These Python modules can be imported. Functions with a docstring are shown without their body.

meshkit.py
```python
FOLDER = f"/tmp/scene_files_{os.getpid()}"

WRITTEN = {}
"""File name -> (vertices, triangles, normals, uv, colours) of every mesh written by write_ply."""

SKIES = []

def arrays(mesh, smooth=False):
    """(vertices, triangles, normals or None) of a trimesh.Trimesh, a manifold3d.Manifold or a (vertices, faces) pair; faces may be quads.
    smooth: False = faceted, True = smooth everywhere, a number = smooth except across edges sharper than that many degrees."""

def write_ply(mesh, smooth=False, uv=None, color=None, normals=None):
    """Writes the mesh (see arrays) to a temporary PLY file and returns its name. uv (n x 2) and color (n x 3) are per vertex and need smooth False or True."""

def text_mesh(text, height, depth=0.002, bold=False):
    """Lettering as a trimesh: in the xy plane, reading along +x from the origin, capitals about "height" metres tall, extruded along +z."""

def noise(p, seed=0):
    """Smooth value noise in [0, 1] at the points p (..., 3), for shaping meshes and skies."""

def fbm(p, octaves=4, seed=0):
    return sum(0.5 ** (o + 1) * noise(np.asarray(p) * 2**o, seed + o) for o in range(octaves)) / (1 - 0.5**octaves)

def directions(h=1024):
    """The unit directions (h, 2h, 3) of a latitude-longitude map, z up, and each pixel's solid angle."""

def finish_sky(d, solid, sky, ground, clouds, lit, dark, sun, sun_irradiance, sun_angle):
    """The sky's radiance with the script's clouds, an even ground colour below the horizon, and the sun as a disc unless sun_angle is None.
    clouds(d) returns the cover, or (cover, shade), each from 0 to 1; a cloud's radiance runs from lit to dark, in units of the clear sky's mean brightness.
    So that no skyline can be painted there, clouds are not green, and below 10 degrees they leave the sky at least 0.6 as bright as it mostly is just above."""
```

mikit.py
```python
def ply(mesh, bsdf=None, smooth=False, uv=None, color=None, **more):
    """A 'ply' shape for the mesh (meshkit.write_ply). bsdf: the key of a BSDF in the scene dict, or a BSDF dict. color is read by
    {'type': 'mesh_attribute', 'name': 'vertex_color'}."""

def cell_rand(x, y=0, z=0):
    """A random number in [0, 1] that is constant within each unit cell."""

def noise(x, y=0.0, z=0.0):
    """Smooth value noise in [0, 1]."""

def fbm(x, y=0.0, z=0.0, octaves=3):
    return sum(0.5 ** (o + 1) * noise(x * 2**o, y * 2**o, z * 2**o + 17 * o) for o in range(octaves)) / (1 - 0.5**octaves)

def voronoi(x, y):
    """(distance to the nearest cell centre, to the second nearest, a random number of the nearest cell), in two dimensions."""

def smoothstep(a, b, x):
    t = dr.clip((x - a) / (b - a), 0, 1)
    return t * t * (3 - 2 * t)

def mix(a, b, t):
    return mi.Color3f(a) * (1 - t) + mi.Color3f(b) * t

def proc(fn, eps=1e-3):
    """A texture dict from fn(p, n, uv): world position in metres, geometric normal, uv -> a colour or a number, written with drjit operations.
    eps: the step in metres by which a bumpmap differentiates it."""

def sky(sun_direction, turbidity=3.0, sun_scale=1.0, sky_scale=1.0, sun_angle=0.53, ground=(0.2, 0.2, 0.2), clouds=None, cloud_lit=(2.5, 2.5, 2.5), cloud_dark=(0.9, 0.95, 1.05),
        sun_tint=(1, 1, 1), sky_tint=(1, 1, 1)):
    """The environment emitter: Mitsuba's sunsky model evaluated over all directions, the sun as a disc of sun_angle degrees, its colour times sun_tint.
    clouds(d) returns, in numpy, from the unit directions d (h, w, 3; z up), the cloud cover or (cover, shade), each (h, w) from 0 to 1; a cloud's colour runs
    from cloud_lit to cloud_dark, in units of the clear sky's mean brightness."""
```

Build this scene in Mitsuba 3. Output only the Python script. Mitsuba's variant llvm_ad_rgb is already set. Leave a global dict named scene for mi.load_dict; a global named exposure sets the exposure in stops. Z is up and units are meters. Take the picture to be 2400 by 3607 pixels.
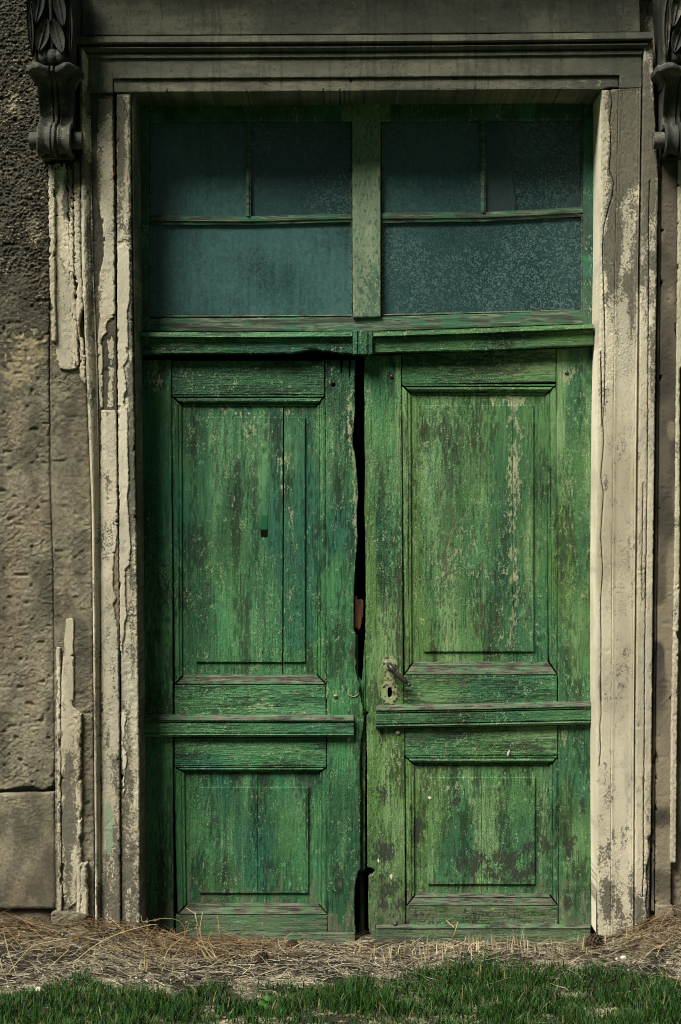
import math
import numpy as np
import trimesh
import shapely
from shapely.geometry import Polygon, LineString, Point, box
from scipy.spatial import Delaunay, cKDTree
import drjit as dr
import mitsuba as mi
import mikit
import meshkit as mk
from mikit import noise, fbm, voronoi, smoothstep, mix, proc

T = mi.ScalarTransform4f
scene, labels = {}, {}
rng = np.random.default_rng(7)

# ------------------------------------------------------------------ camera, sky, exposure
S0, D, CZ = 0.0011, 7.5, 1.68                 # metres per photo pixel on the wall plane, distance, eye height
CX, CY = 1200.0, 1803.5
scene['camera'] = {'type': 'perspective', 'fov': 2 * math.degrees(math.atan(1200 * S0 / D)), 'fov_axis': 'x',
                   'near_clip': 0.1, 'far_clip': 500.0,
                   'to_world': T().look_at(origin=[0, -D, CZ], target=[0, 0, CZ], up=[0, 0, 1])}
scene['sky'] = mikit.sky((-0.62, -0.76, 1.22), turbidity=4.0, sun_scale=0.28, sky_scale=1.0, sun_angle=27, ground=(.08, .08, .07),
                         clouds=lambda d: 1.0, cloud_lit=(0.045, 0.057, 0.058), cloud_dark=(0.045, 0.057, 0.058), sun_tint=(0.90, 1.045, 1.20))
exposure = 4.3


def sc(y):
    return S0 * (D + y) / D


def PX(px, y=0.0):
    return (np.asarray(px, float) - CX) * sc(y)


def PZ(py, y=0.0):
    return CZ + (CY - np.asarray(py, float)) * sc(y)


# ------------------------------------------------------------------ helpers
def uniq(key):
    if key not in scene and key not in labels:
        return key
    k = 1
    while f'{key}_{k:03d}' in scene or f'{key}_{k:03d}' in labels:
        k += 1
    return f'{key}_{k:03d}'


def thing(name, label, cat, group=None):
    key = uniq(name)
    labels[key] = {'label': label, 'category': cat}
    if group:
        labels[key]['group'] = group
    return key


def add(name, mesh, bsdf, parent=None, smooth=True, label=None, kind=None, color=None, cat=None, group=None):
    key = uniq(f'{parent}__{name}' if parent else name)
    scene[key] = mikit.ply(mesh, bsdf, smooth=smooth, color=color)
    d = {}
    if label:
        d['label'] = label
    if kind:
        d['kind'] = kind
    if cat:
        d['category'] = cat
    if group:
        d['group'] = group
    if d:
        labels[key] = d
    return key


def ring_pts(ring, step):
    L = ring.length
    n = max(8, int(L / step))
    pts = []
    c = np.asarray(ring.coords)
    for a, b in zip(c[:-1], c[1:]):
        m = max(1, int(math.ceil(np.linalg.norm(b - a) / step)))
        pts.append(a + (b - a) * (np.arange(m) / m)[:, None])
    return np.vstack(pts)


def disp(x, z, kind, amp):
    """relief towards the viewer, metres"""
    o = np.zeros_like(x)
    if kind == 'v':
        return amp * (mk.fbm(np.stack([x * 90, x * 0, z * 5], -1), 3) - .5) * 2
    if kind == 'h':
        return amp * (mk.fbm(np.stack([x * 5, x * 0, z * 90], -1), 3) - .5) * 2
    if kind == 'plaster':
        P = np.stack([x, o, z], -1)
        return amp * ((mk.fbm(P * 14, 3) - .5) * 1.6 + (mk.fbm(P * 90, 2, 5) - .5) * .9 - .9 * np.maximum(0, mk.noise(P * 48, 19) - .74) * 4)
    if kind == 'rough':
        P = np.stack([x, o, z], -1)
        return amp * ((mk.fbm(P * 10, 4) - .5) * 1.4 + .25 * np.tanh((mk.fbm(P * 6, 4, 15) - .5) * 45) + (mk.fbm(P * 70, 3, 5) - .5) * 1.6 - 1.4 * np.maximum(0, mk.noise(P * 40, 9) - .80) * 5)
    if kind == 'roughcast':
        P = np.stack([x, o, z], -1)
        peb = mk.noise(P * 150, 3)
        w = np.clip((z - 2.15) / .7 + (mk.fbm(P * 6, 3, 11) - .5) * 2.2, 0, 1)
        base = (mk.fbm(P * 6, 3) - .5) * .6 + .10 * np.tanh((mk.fbm(P * 5, 4, 15) - .52) * 50) + (mk.fbm(P * np.array([85, 1, 85]), 2, 5) - .5) * .85 + (mk.noise(P * 190, 6) - .5) * .35 - 1.2 * np.maximum(0, mk.noise(P * 46, 9) - .79) * 6
        return amp * (base + w * (peb ** 1.5) * 1.5)
    return o


def slab(poly, yf, yb, r=.002, res=.006, kind=None, amp=.0005, wob=0.0, extra=None, yref=None):
    """a board or a layer of plaster: front outline in photo pixels, front at yf, back at yb, rounded front edge r, relief, worn outline"""
    if not hasattr(poly, 'exterior') and not hasattr(poly, 'geoms'):
        poly = Polygon(poly)
    if not poly.is_valid:
        poly = poly.buffer(0)
    yref = yf if yref is None else yref
    V, F, at = [], [], 0
    for g in getattr(poly, 'geoms', [poly]):
        if g.geom_type != 'Polygon' or g.area < 4:
            continue
        s = sc(yref)
        g = shapely.transform(g, lambda c: np.stack([(c[:, 0] - CX) * s, CZ + (CY - c[:, 1]) * s], -1))
        B = np.vstack([ring_pts(q, res) for q in [g.exterior, *g.interiors]])
        if wob:
            q = np.stack([B[:, 0] * 70, B[:, 0] * 0, B[:, 1] * 70], -1)
            off = np.stack([mk.fbm(q, 3, 21) - .5, mk.fbm(q, 3, 22) - .5], -1) * 3.0 * wob + np.stack([mk.noise(q * 2.6, 23) - .5, mk.noise(q * 2.6, 24) - .5], -1) * 1.2 * wob
            B = B + off
            parts, k = [], 0
            for qq in [g.exterior, *g.interiors]:
                m = len(ring_pts(qq, res))
                parts.append(B[k:k + m])
                k += m
            g2 = Polygon(parts[0], parts[1:])
            g = g2 if g2.is_valid else g2.buffer(0)
        gm = g
        pts = [B]
        for f in (.35, 1.0):
            i = g.buffer(-r * f)
            if not i.is_empty:
                for gg in getattr(i, 'geoms', [i]):
                    pts += [ring_pts(q, res) for q in [gg.exterior, *gg.interiors]]
        x0, z0, x1, z1 = g.bounds
        nx, nz = int((x1 - x0) / res) + 2, int((z1 - z0) / res) + 2
        X, Z = np.meshgrid(x0 + np.arange(nx) * res, z0 + np.arange(nz) * res)
        X = X + (np.arange(nz)[:, None] % 2) * res * .5
        inn = np.stack([X.ravel(), Z.ravel()], -1)
        inn = inn + (mk.noise(np.stack([inn[:, 0] * 900, inn[:, 1] * 900, inn[:, 0] * 0], -1))[:, None] - .5) * res * .2
        i = g.buffer(-(r + res * .4))
        if not i.is_empty:
            shapely.prepare(i)
            pts.append(inn[shapely.contains_xy(i, inn[:, 0], inn[:, 1])])
        P = np.vstack(pts)
        P = np.unique(np.round(P, 6), axis=0)
        tri = Delaunay(P).simplices
        c = P[tri].mean(1)
        gm = gm.buffer(1e-6)
        shapely.prepare(gm)
        tri = tri[shapely.contains_xy(gm, c[:, 0], c[:, 1])]
        a = P[tri]
        ar = (a[:, 1, 0] - a[:, 0, 0]) * (a[:, 2, 1] - a[:, 0, 1]) - (a[:, 1, 1] - a[:, 0, 1]) * (a[:, 2, 0] - a[:, 0, 0])
        tri = tri[np.abs(ar) > 1e-12]
        ar = ar[np.abs(ar) > 1e-12]
        tri[ar < 0] = tri[ar < 0][:, ::-1]              # counter-clockwise in x,z = facing -y
        BB = np.vstack([ring_pts(q, res * .5) for gg in getattr(g, 'geoms', [g]) for q in [gg.exterior, *gg.interiors]])
        d = cKDTree(BB).query(P)[0]
        e = np.clip(1 - d / r, 0, 1)
        y = yf + r * (1 - np.sqrt(np.maximum(0, 1 - e * e)))
        if kind:
            y = y - disp(P[:, 0], P[:, 1], kind, amp) * np.clip(d / (r * .7), .35, 1)
        if extra is not None:
            y = y - extra(P[:, 0], P[:, 1], d)
        v = np.stack([P[:, 0], y, P[:, 1]], -1)
        E = np.vstack([tri[:, [0, 1]], tri[:, [1, 2]], tri[:, [2, 0]]])
        key = np.sort(E, 1)
        u, inv, cnt = np.unique(key, axis=0, return_inverse=True, return_counts=True)
        E = E[cnt[inv.ravel()] == 1]
        n = len(v)
        # each side wall quad has its own four corners
        q0, q1 = v[E[:, 0]], v[E[:, 1]]
        b0, b1 = q0.copy(), q1.copy()
        b0[:, 1] = np.maximum(yb, q0[:, 1] + 1e-4)
        b1[:, 1] = np.maximum(yb, q1[:, 1] + 1e-4)
        m = len(E)
        side = np.vstack([q0, q1, b1, b0])
        k = np.arange(m)
        sf = np.vstack([np.stack([k + m, k, k + 3 * m], -1), np.stack([k + m, k + 3 * m, k + 2 * m], -1)])
        V += [v, side]
        F += [tri + at, sf + at + n]
        at += n + 4 * m
    return trimesh.Trimesh(np.vstack(V), np.vstack(F), process=False)


def resample(line, n):
    line = np.asarray(line, float)
    d = np.r_[0, np.cumsum(np.linalg.norm(np.diff(line, axis=0), axis=1))]
    t = np.linspace(0, d[-1], n)
    return np.stack([np.interp(t, d, line[:, 0]), np.interp(t, d, line[:, 1])], -1)


def sweep(outer, inner, prof, yref, n=60, kind=None, amp=.0004, caps=True):
    """a moulding: profile (t across from outer to inner line, y) swept between two photo-pixel lines"""
    A, B = resample(outer, n), resample(inner, n)
    t = np.array([p[0] for p in prof])
    y = np.array([p[1] for p in prof])
    G = A[:, None] * (1 - t)[None, :, None] + B[:, None] * t[None, :, None]
    x, z = PX(G[..., 0], yref), PZ(G[..., 1], yref)
    Y = np.broadcast_to(y, x.shape).copy()
    if kind:
        Y -= disp(x.ravel(), z.ravel(), kind, amp).reshape(x.shape)
    v = np.stack([x, Y, z], -1).reshape(-1, 3)
    m = len(prof)
    i, j = np.meshgrid(np.arange(n - 1), np.arange(m - 1), indexing='ij')
    a = (i * m + j).ravel()
    f = np.vstack([np.stack([a, a + 1, a + m + 1], -1), np.stack([a, a + m + 1, a + m], -1)])
    V, F = [v], [f]
    if caps:
        poly = Polygon(np.stack([t * 50, y * 1000], -1))
        if poly.is_valid and poly.area > 0:
            at = len(v)
            for row in (0, n - 1):
                pv, pf = trimesh.creation.triangulate_polygon(poly, engine='earcut')
                idx = cKDTree(np.stack([t * 50, y * 1000], -1)).query(pv)[1]
                V.append(v.reshape(n, m, 3)[row][idx])
                F.append(np.asarray(pf) + at)
                at += len(idx)
    mesh = trimesh.Trimesh(np.vstack(V), np.vstack(F), process=False)
    c = mesh.triangles_center
    nn = mesh.face_normals
    if nn[:len(f)][:, 1].mean() > 0:
        mesh.faces[:] = mesh.faces[:, ::-1]
    return mesh


def tubes(paths, radii, sides=3, colors=None):
    """many thin tapering stalks in one mesh; paths (k, m, 3), radii (k, m)"""
    p = np.asarray(paths, float)
    k, m, _ = p.shape
    t = np.gradient(p, axis=1)
    t /= np.linalg.norm(t, axis=2, keepdims=True) + 1e-12
    ref = np.where(np.abs(t[..., 2:]) < .9, [0, 0, 1.0], [1.0, 0, 0])
    a = np.cross(t, ref)
    a /= np.linalg.norm(a, axis=2, keepdims=True) + 1e-12
    b = np.cross(t, a)
    ang = np.arange(sides) * 2 * np.pi / sides
    r = np.asarray(radii)[..., None, None]
    v = p[:, :, None] + r * (np.cos(ang)[None, None, :, None] * a[:, :, None] + np.sin(ang)[None, None, :, None] * b[:, :, None])
    q = []
    for i in range(m - 1):
        for j in range(sides):
            q.append([i * sides + j, i * sides + (j + 1) % sides, (i + 1) * sides + (j + 1) % sides, (i + 1) * sides + j])
    q = np.array(q)
    f = np.vstack([q[:, [0, 1, 2]], q[:, [0, 2, 3]]])
    F = (f[None] + (np.arange(k) * m * sides)[:, None, None]).reshape(-1, 3)
    mesh = trimesh.Trimesh(v.reshape(-1, 3), F, process=False)
    if colors is None:
        return mesh
    return mesh, np.repeat(colors, m * sides, axis=0)


def boxm(x0, x1, y0, y1, z0, z1):
    m = trimesh.creation.box(extents=[x1 - x0, y1 - y0, z1 - z0])
    m.apply_translation([(x0 + x1) / 2, (y0 + y1) / 2, (z0 + z1) / 2])
    return m


def rect(x0, y0, x1, y1):
    return [(x0, y0), (x1, y0), (x1, y1), (x0, y1)]


def wall_box(px0, py0, px1, py1, y0, y1):
    return boxm(PX(px0), PX(px1), y0, y1, PZ(py1), PZ(py0))


# ------------------------------------------------------------------ materials
def bsdf(key, col, rough=.75, bump=None, scale=1.0, eps=.0012, spec=.25, metallic=0.0):
    base = {'type': 'principled', 'base_color': col if isinstance(col, dict) else {'type': 'rgb', 'value': list(col)}, 'roughness': rough,
            'specular': spec, 'metallic': metallic}
    if bump is not None:
        base = {'type': 'bumpmap', 'arbitrary': proc(bump, eps), 'scale': scale, 'bsdf': base}
    scene[key] = {'type': 'twosided', 'bsdf': base}


def C(*a):
    return mi.Color3f(*a)


SD = S0 * (D + .2) / D


def door_px(p):
    return CX + p.x / SD, CY - (p.z - CZ) / SD


def wall_px(p):
    return CX + p.x / S0, CY - (p.z - CZ) / S0


def blob(X, Y, x, y, rx, ry):
    return dr.exp(-(dr.square((X - x) / rx) + dr.square((Y - y) / ry)))


def stripe(v, a, b, soft):
    return smoothstep(a - soft, a + soft, v) * (1 - smoothstep(b - soft, b + soft, v))


def paint(horizontal):
    def fn(p, n, uv):
        X, Y = door_px(p)
        u, w = (p.z, p.x) if horizontal else (p.x, p.z)         # u across the grain, w along it
        u = u + .006 * noise(u * 14 + 3, w * 5, p.y * 3)
        big = noise(u * 9 + 11, w * 2.4, 2)
        big2 = noise(u * 6 + 31, w * 3.1, 7)
        med = fbm(u * 75, w * 7, 4, 2)
        fine = noise(u * 520, w * 16, 1)
        right = smoothstep(1262, 1292, X)
        col = mix((.020, .094, .040), (.052, .195, .074), smoothstep(.25, .75, big))
        col = mix(col, (.085, .205, .066), (.25 + .55 * smoothstep(.3, .7, noise(u * 13 + 3, w * 3.3, 6))) * right)
        col = mix(col, (.016, .115, .068), smoothstep(.50, .76, big2) * (.8 - .4 * right))
        col = mix(col, (.105, .195, .045), smoothstep(.5, .8, noise(u * 10 + 57, w * 2, 3)) * (.15 + .5 * right))
        # sun-bleached bands
        bl = smoothstep(.45, .8, noise(u * 16 + 7, w * 2.6, 9) * .7 + noise(u * 70, w * 8, 2) * .3)
        col = mix(col, mix((.115, .29, .125), (.20, .33, .14), right), bl * .7)
        col = col * (.80 + .42 * med)
        # grain lines
        fine2 = noise(u * 230 + 4, w * 9, 6)
        col = col * (1 - .35 * smoothstep(.60, .84, fine)) * (1 - .45 * smoothstep(.68, .84, fine2) * smoothstep(.4, .6, med))
        col = col * (1 - .58 * smoothstep(.56, .74, noise(u * 24 + 19, w * 4.5, 8) * .65 + noise(u * 170, w * 40, 3) * .35))
        # alligator cracking
        zone = smoothstep(.42, .62, noise(p.x * 5 + 3, p.z * 3.4, 21)) + blob(X, Y, 1700, 1980, 190, 330) + .9 * blob(X, Y, 1700, 2900, 330, 260) + .8 * blob(X, Y, 900, 3000, 330, 300)
        f1, f2, cr = voronoi(u * 260, w * 130)
        edge = 1 - smoothstep(.04, .2, f2 - f1)
        zone = dr.clip(zone, 0, 1)
        col = col * (1 - edge * (.28 + .55 * zone)) * (1 + .55 * (cr - .5) * (.35 + .65 * zone))
        # curled flakes catching the pale undercoat
        fk = noise(p.x * 330, p.z * 260, 19) * .6 + noise(p.x * 90, p.z * 40, 29) * .4
        col = mix(col, (.26, .35, .19), smoothstep(.79, .87, fk + .07 * zone + .02 * right) * .65)
        # weathered, greyed foot of the doors
        foot = smoothstep(3130, 3260, Y + 260 * (noise(u * 60, w * 20, 15) - .5))
        col = mix(col, mix((.055, .062, .045), (.15, .155, .10), fine2), foot * .6)
        # chips: flakes fallen off down to the pale primer, or to dark wood
        g = noise(u * 150, w * 55, 13) * .55 + noise(u * 420, w * 230, 3) * .3 + .25 * noise(u * 26, w * 9, 5)
        streak = blob(X, Y, 1812, 1600, 22, 330) * 1.3 + blob(X, Y, 1812, 2150, 18, 180) + blob(X, Y, 1660, 1900, 110, 160) * .45 + blob(X, Y, 1590, 2025, 60, 40) * .45
        streak = streak + blob(X, Y, 1255, 1780, 16, 200) * 1.2 + blob(X, Y, 1240, 1500, 30, 200) * .5 + blob(X, Y, 890, 1540, 40, 55) * .5 + blob(X, Y, 985, 1600, 22, 40) * .5
        streak = streak + blob(X, Y, 1998, 1320, 34, 45) * 1.4 + blob(X, Y, 2012, 1720, 28, 55) * .7 + blob(X, Y, 550, 1340, 35, 60) * .8 + blob(X, Y, 1008, 1700, 26, 420) * .45
        streak = streak + blob(X, Y, 870, 1450, 210, 22) * .7 + blob(X, Y, 1780, 1408, 120, 14) * .8 + blob(X, Y, 1640, 2780, 90, 60) * .6 + blob(X, Y, 1300, 1420, 12, 130) * .6 + blob(X, Y, 1395, 2650, 28, 60) * .8
        streak = streak + blob(X, Y, 1185, 2440, 60, 40) * .6 + blob(X, Y, 925, 2490, 90, 30) * .6 + blob(X, Y, 1990, 2600, 22, 34) * 1.1 + blob(X, Y, 905, 2330, 30, 40) * .7 + blob(X, Y, 900, 2640, 260, 18) * .35
        pale = smoothstep(.86, .93, g + .33 * dr.clip(streak, 0, 1.3))
        pc = mix((.24, .29, .15), (.42, .41, .27), noise(u * 60, w * 30, 8))
        pc = pc * (1 - .62 * edge)
        col = mix(col, pc, pale * .85)
        hsh = noise(u * 180 + 5, w * 40, 23) * .6 + noise(u * 500, w * 120, 33) * .4
        dz = blob(X, Y, 1575, 1900, 60, 300) * .8 + blob(X, Y, 1400, 2010, 30, 300) * .7 + blob(X, Y, 1680, 2220, 180, 60) * .6 + blob(X, Y, 1700, 2640, 260, 60) * .4 + blob(X, Y, 1900, 2630, 60, 26) * .9
        dz = dz + blob(X, Y, 1640, 2400, 260, 24) * .8 + blob(X, Y, 1240, 2300, 20, 120) + .35 * smoothstep(.5, .8, noise(p.x * 7, p.z * 3, 41))
        woodm = .8 * smoothstep(.80, .88, hsh + .30 * dr.clip(dz, 0, 1.2))
        col = mix(col, mix((.022, .024, .018), (.062, .050, .034), noise(u * 90, w * 10, 6)), woodm)
        # black mould blotches on the lower part of the right leaf
        bz = blob(X, Y, 1345, 2800, 60, 60) + blob(X, Y, 1350, 2990, 60, 60) + blob(X, Y, 1370, 3150, 80, 90) + blob(X, Y, 1475, 2960, 24, 120) + blob(X, Y, 1690, 3060, 160, 60) + blob(X, Y, 1820, 3050, 110, 70)
        bz = bz + blob(X, Y, 2010, 2980, 40, 60) + blob(X, Y, 2050, 2840, 30, 40) + blob(X, Y, 1995, 3180, 24, 60) + blob(X, Y, 1480, 3230, 90, 60) * .7 + blob(X, Y, 1720, 3230, 130, 40) * .8 + blob(X, Y, 1900, 2985, 70, 50) + blob(X, Y, 1600, 2830, 24, 24) * 1.2
        bn = fbm(p.x * 34, p.z * 26, 3, 3) * .7 + noise(p.x * 160, p.z * 90, 2) * .3
        mould = smoothstep(.57, .68, bn * .75 + noise(p.x * 330, p.z * 200, 12) * .2 + .32 * dr.clip(bz, 0, 1) - .14)
        col = mix(col, (.024, .028, .022), mould * .88)
        return col
    return fn


def paint_bump(horizontal):
    def fn(p, n, uv):
        u, w = (p.z, p.x) if horizontal else (p.x, p.z)
        u = u + .006 * noise(u * 14 + 3, w * 5, p.y * 3)
        f1, f2, cr = voronoi(u * 260, w * 130)
        return .8 * noise(u * 420, w * 16, 1) + .5 * smoothstep(0, .25, f2 - f1) + .5 * cr + .9 * noise(u * 150, w * 55, 13)
    return fn


def bare(p, n, uv):
    u = p.z + .005 * noise(p.z * 20, p.x * 9)
    g = fbm(u * 300, p.x * 22, p.y * 120, 3)
    k = noise(u * 80, p.x * 34, 5)
    col = mix((.032, .033, .027), (.165, .158, .120), smoothstep(.3, .75, g))
    grn = smoothstep(.47, .62, noise(p.z * 240, p.x * 110, 9) * .55 + k * .45)
    col = mix(col, (.05, .13, .06), grn * .7)
    return col * (.7 + .5 * k)


def bare_bump(p, n, uv):
    return noise(p.z * 450, p.x * 14, p.y * 300)


def bar_wood(p, n, uv):
    """green paint worn into the grey grain of the wood"""
    u = p.z + .004 * noise(p.z * 20, p.x * 6)
    g = fbm(u * 260, p.x * 26, p.y * 90, 3)
    col = mix((.035, .06, .042), (.15, .20, .135), smoothstep(.3, .72, g))
    col = mix(col, (.028, .034, .026), smoothstep(.52, .66, noise(u * 90, p.x * 9, 5) * .6 + g * .4) * .8)
    return mix(col, (.04, .13, .075), smoothstep(.55, .7, noise(p.x * 16, u * 60, 9)) * .7)


def window_paint(p, n, uv):
    X, Y = door_px(p)
    g = fbm(p.x * 150, p.z * 60, 3, 2)
    col = mix((.025, .065, .045), (.06, .12, .08), noise(p.x * 22, p.z * 14, 2))
    col = mix(col, (.04, .14, .09), smoothstep(.5, .8, noise(p.x * 12, p.z * 9, 14)))
    col = col * (.6 + .7 * g)
    ch = noise(p.x * 240, p.z * 150, 5) * .6 + noise(p.x * 40, p.z * 25, 3) * .4
    mull = blob(X, Y, 1290, 700, 70, 520)
    pn = noise(p.x * 130, p.z * 70, 8) * .5 + noise(p.x * 330, p.z * 210, 4) * .3 + noise(p.x * 30, p.z * 14, 13) * .2
    lost = .75 * smoothstep(.54, .66, pn + .20 * blob(X, Y, 1310, 1010, 36, 140) + .08 * blob(X, Y, 1325, 850, 16, 200) - .06)
    body = mix((.125, .185, .115), (.20, .255, .165), noise(p.x * 26, p.z * 9, 3)) * (.7 + .5 * g)
    col = mix(col, body, smoothstep(.12, .2, mull) * (1 - lost))
    return mix(col, (.24, .26, .18), smoothstep(.76, .84, noise(p.x * 300 + 9, p.z * 130, 8) * .6 + noise(p.x * 50, p.z * 20, 13) * .4))


def window_bump(p, n, uv):
    return noise(p.x * 240, p.z * 150, 5) + .5 * noise(p.x * 60, p.z * 500, 2)


def plaster(p, n, uv):
    """cream plaster with soot, lichen and runs of dirt; dirt sits where the photograph shows it"""
    X, Y = wall_px(p)
    a = fbm(p.x * 9, p.z * 4, p.y * 9, 3)
    b = noise(p.x * 46, p.z * 17, 3)
    g = noise(p.x * 420, p.z * 420, p.y * 420)
    g2 = noise(p.x * 900, p.z * 900, 7)
    col = mix((.38, .335, .245), (.52, .47, .36), smoothstep(.3, .7, a))
    col = mix(col, (.36, .34, .27), smoothstep(.55, .8, noise(p.x * 17, p.z * 6, 11)) * .6)
    col = col * (.80 + .26 * g2 + .12 * g)
    # soot: heavy at the head of the opening, in runs below
    soot = blob(X, Y, 2225, 480, 60, 240) * 1.25 + blob(X, Y, 2165, 640, 26, 300) * .75 + blob(X, Y, 2150, 900, 30, 170) * .8 + blob(X, Y, 2225, 1000, 26, 160) * .75 + blob(X, Y, 2280, 620, 26, 500) * .7
    soot = soot + blob(X, Y, 2310, 1300, 16, 900) * .5 + blob(X, Y, 2290, 3050, 20, 240) * .5 + blob(X, Y, 2140, 3130, 30, 130) * .9 + blob(X, Y, 2230, 3220, 60, 100) * .7
    soot = soot + blob(X, Y, 365, 360, 70, 60) * 1.5 + blob(X, Y, 425, 520, 20, 190) * 1.1 + blob(X, Y, 290, 600, 40, 90) + blob(X, Y, 345, 780, 12, 140) * 1.4 + blob(X, Y, 320, 1050, 20, 330) * .6
    soot = soot + blob(X, Y, 240, 700, 14, 110) * 1.1 + blob(X, Y, 465, 1500, 14, 800) * .8 + blob(X, Y, 310, 2500, 30, 330) * .9 + blob(X, Y, 240, 2900, 34, 260) * .9 + blob(X, Y, 440, 2950, 40, 330) * .8 + blob(X, Y, 390, 3150, 60, 130) * .7
    m = fbm(p.x * 40, p.z * 14, 5, 3) * .55 + noise(p.x * 210, p.z * 190, 4) * .25 + g * .2
    s = smoothstep(.52, .68, m + .42 * dr.clip(soot, 0, 1.3) - .06)
    col = mix(col, mix((.055, .05, .04), (.12, .115, .09), noise(p.x * 300, p.z * 120, 9)), s * .9)
    # fine speckles of dirt
    col = mix(col, (.14, .125, .09), smoothstep(.70, .78, g * .6 + b * .4) * .7)
    cu, cw = p.x * 24 + 1.4 * noise(p.x * 30, p.z * 30, 2), p.z * 8 + 1.2 * noise(p.x * 26, p.z * 22, 8)
    c1, c2, cc = voronoi(cu, cw)
    hair = (1 - smoothstep(.01, .035, c2 - c1)) * smoothstep(.5, .66, noise(p.x * 13, p.z * 5, 17))
    col = col * (1 - .45 * hair)
    # green run under the left jamb
    gr = smoothstep(.5, .6, blob(X, Y, 388, 2920, 18, 110) * .8 + .3 * noise(p.x * 90, p.z * 40, 6))
    col = mix(col, (.20, .29, .20), gr * .8)
    return col


def plaster_bump(p, n, uv):
    return noise(p.x * 330, p.z * 330, p.y * 330) + .8 * noise(p.x * 130, p.z * 110, 3)


def clean(p, n, uv):
    """younger, smooth render coat"""
    g2 = noise(p.x * 700, p.z * 700, p.y * 700)
    a = fbm(p.x * 12, p.z * 4, p.y * 6, 3)
    col = mix((.44, .40, .31), (.56, .52, .41), smoothstep(.3, .7, a))
    s = smoothstep(.60, .70, fbm(p.x * 38, p.z * 11, 8, 3) * .75 + g2 * .25)
    col = mix(col, (.28, .255, .20), s * .7)
    X, Y = wall_px(p)
    d = blob(X, Y, 2130, 3130, 60, 110) + blob(X, Y, 2190, 3200, 80, 60)
    col = mix(col, (.17, .13, .09), smoothstep(.62, .8, fbm(p.x * 60, p.z * 40, 2, 3) * .75 + .28 * d) * .8)
    return col * (.88 + .2 * g2)


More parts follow.
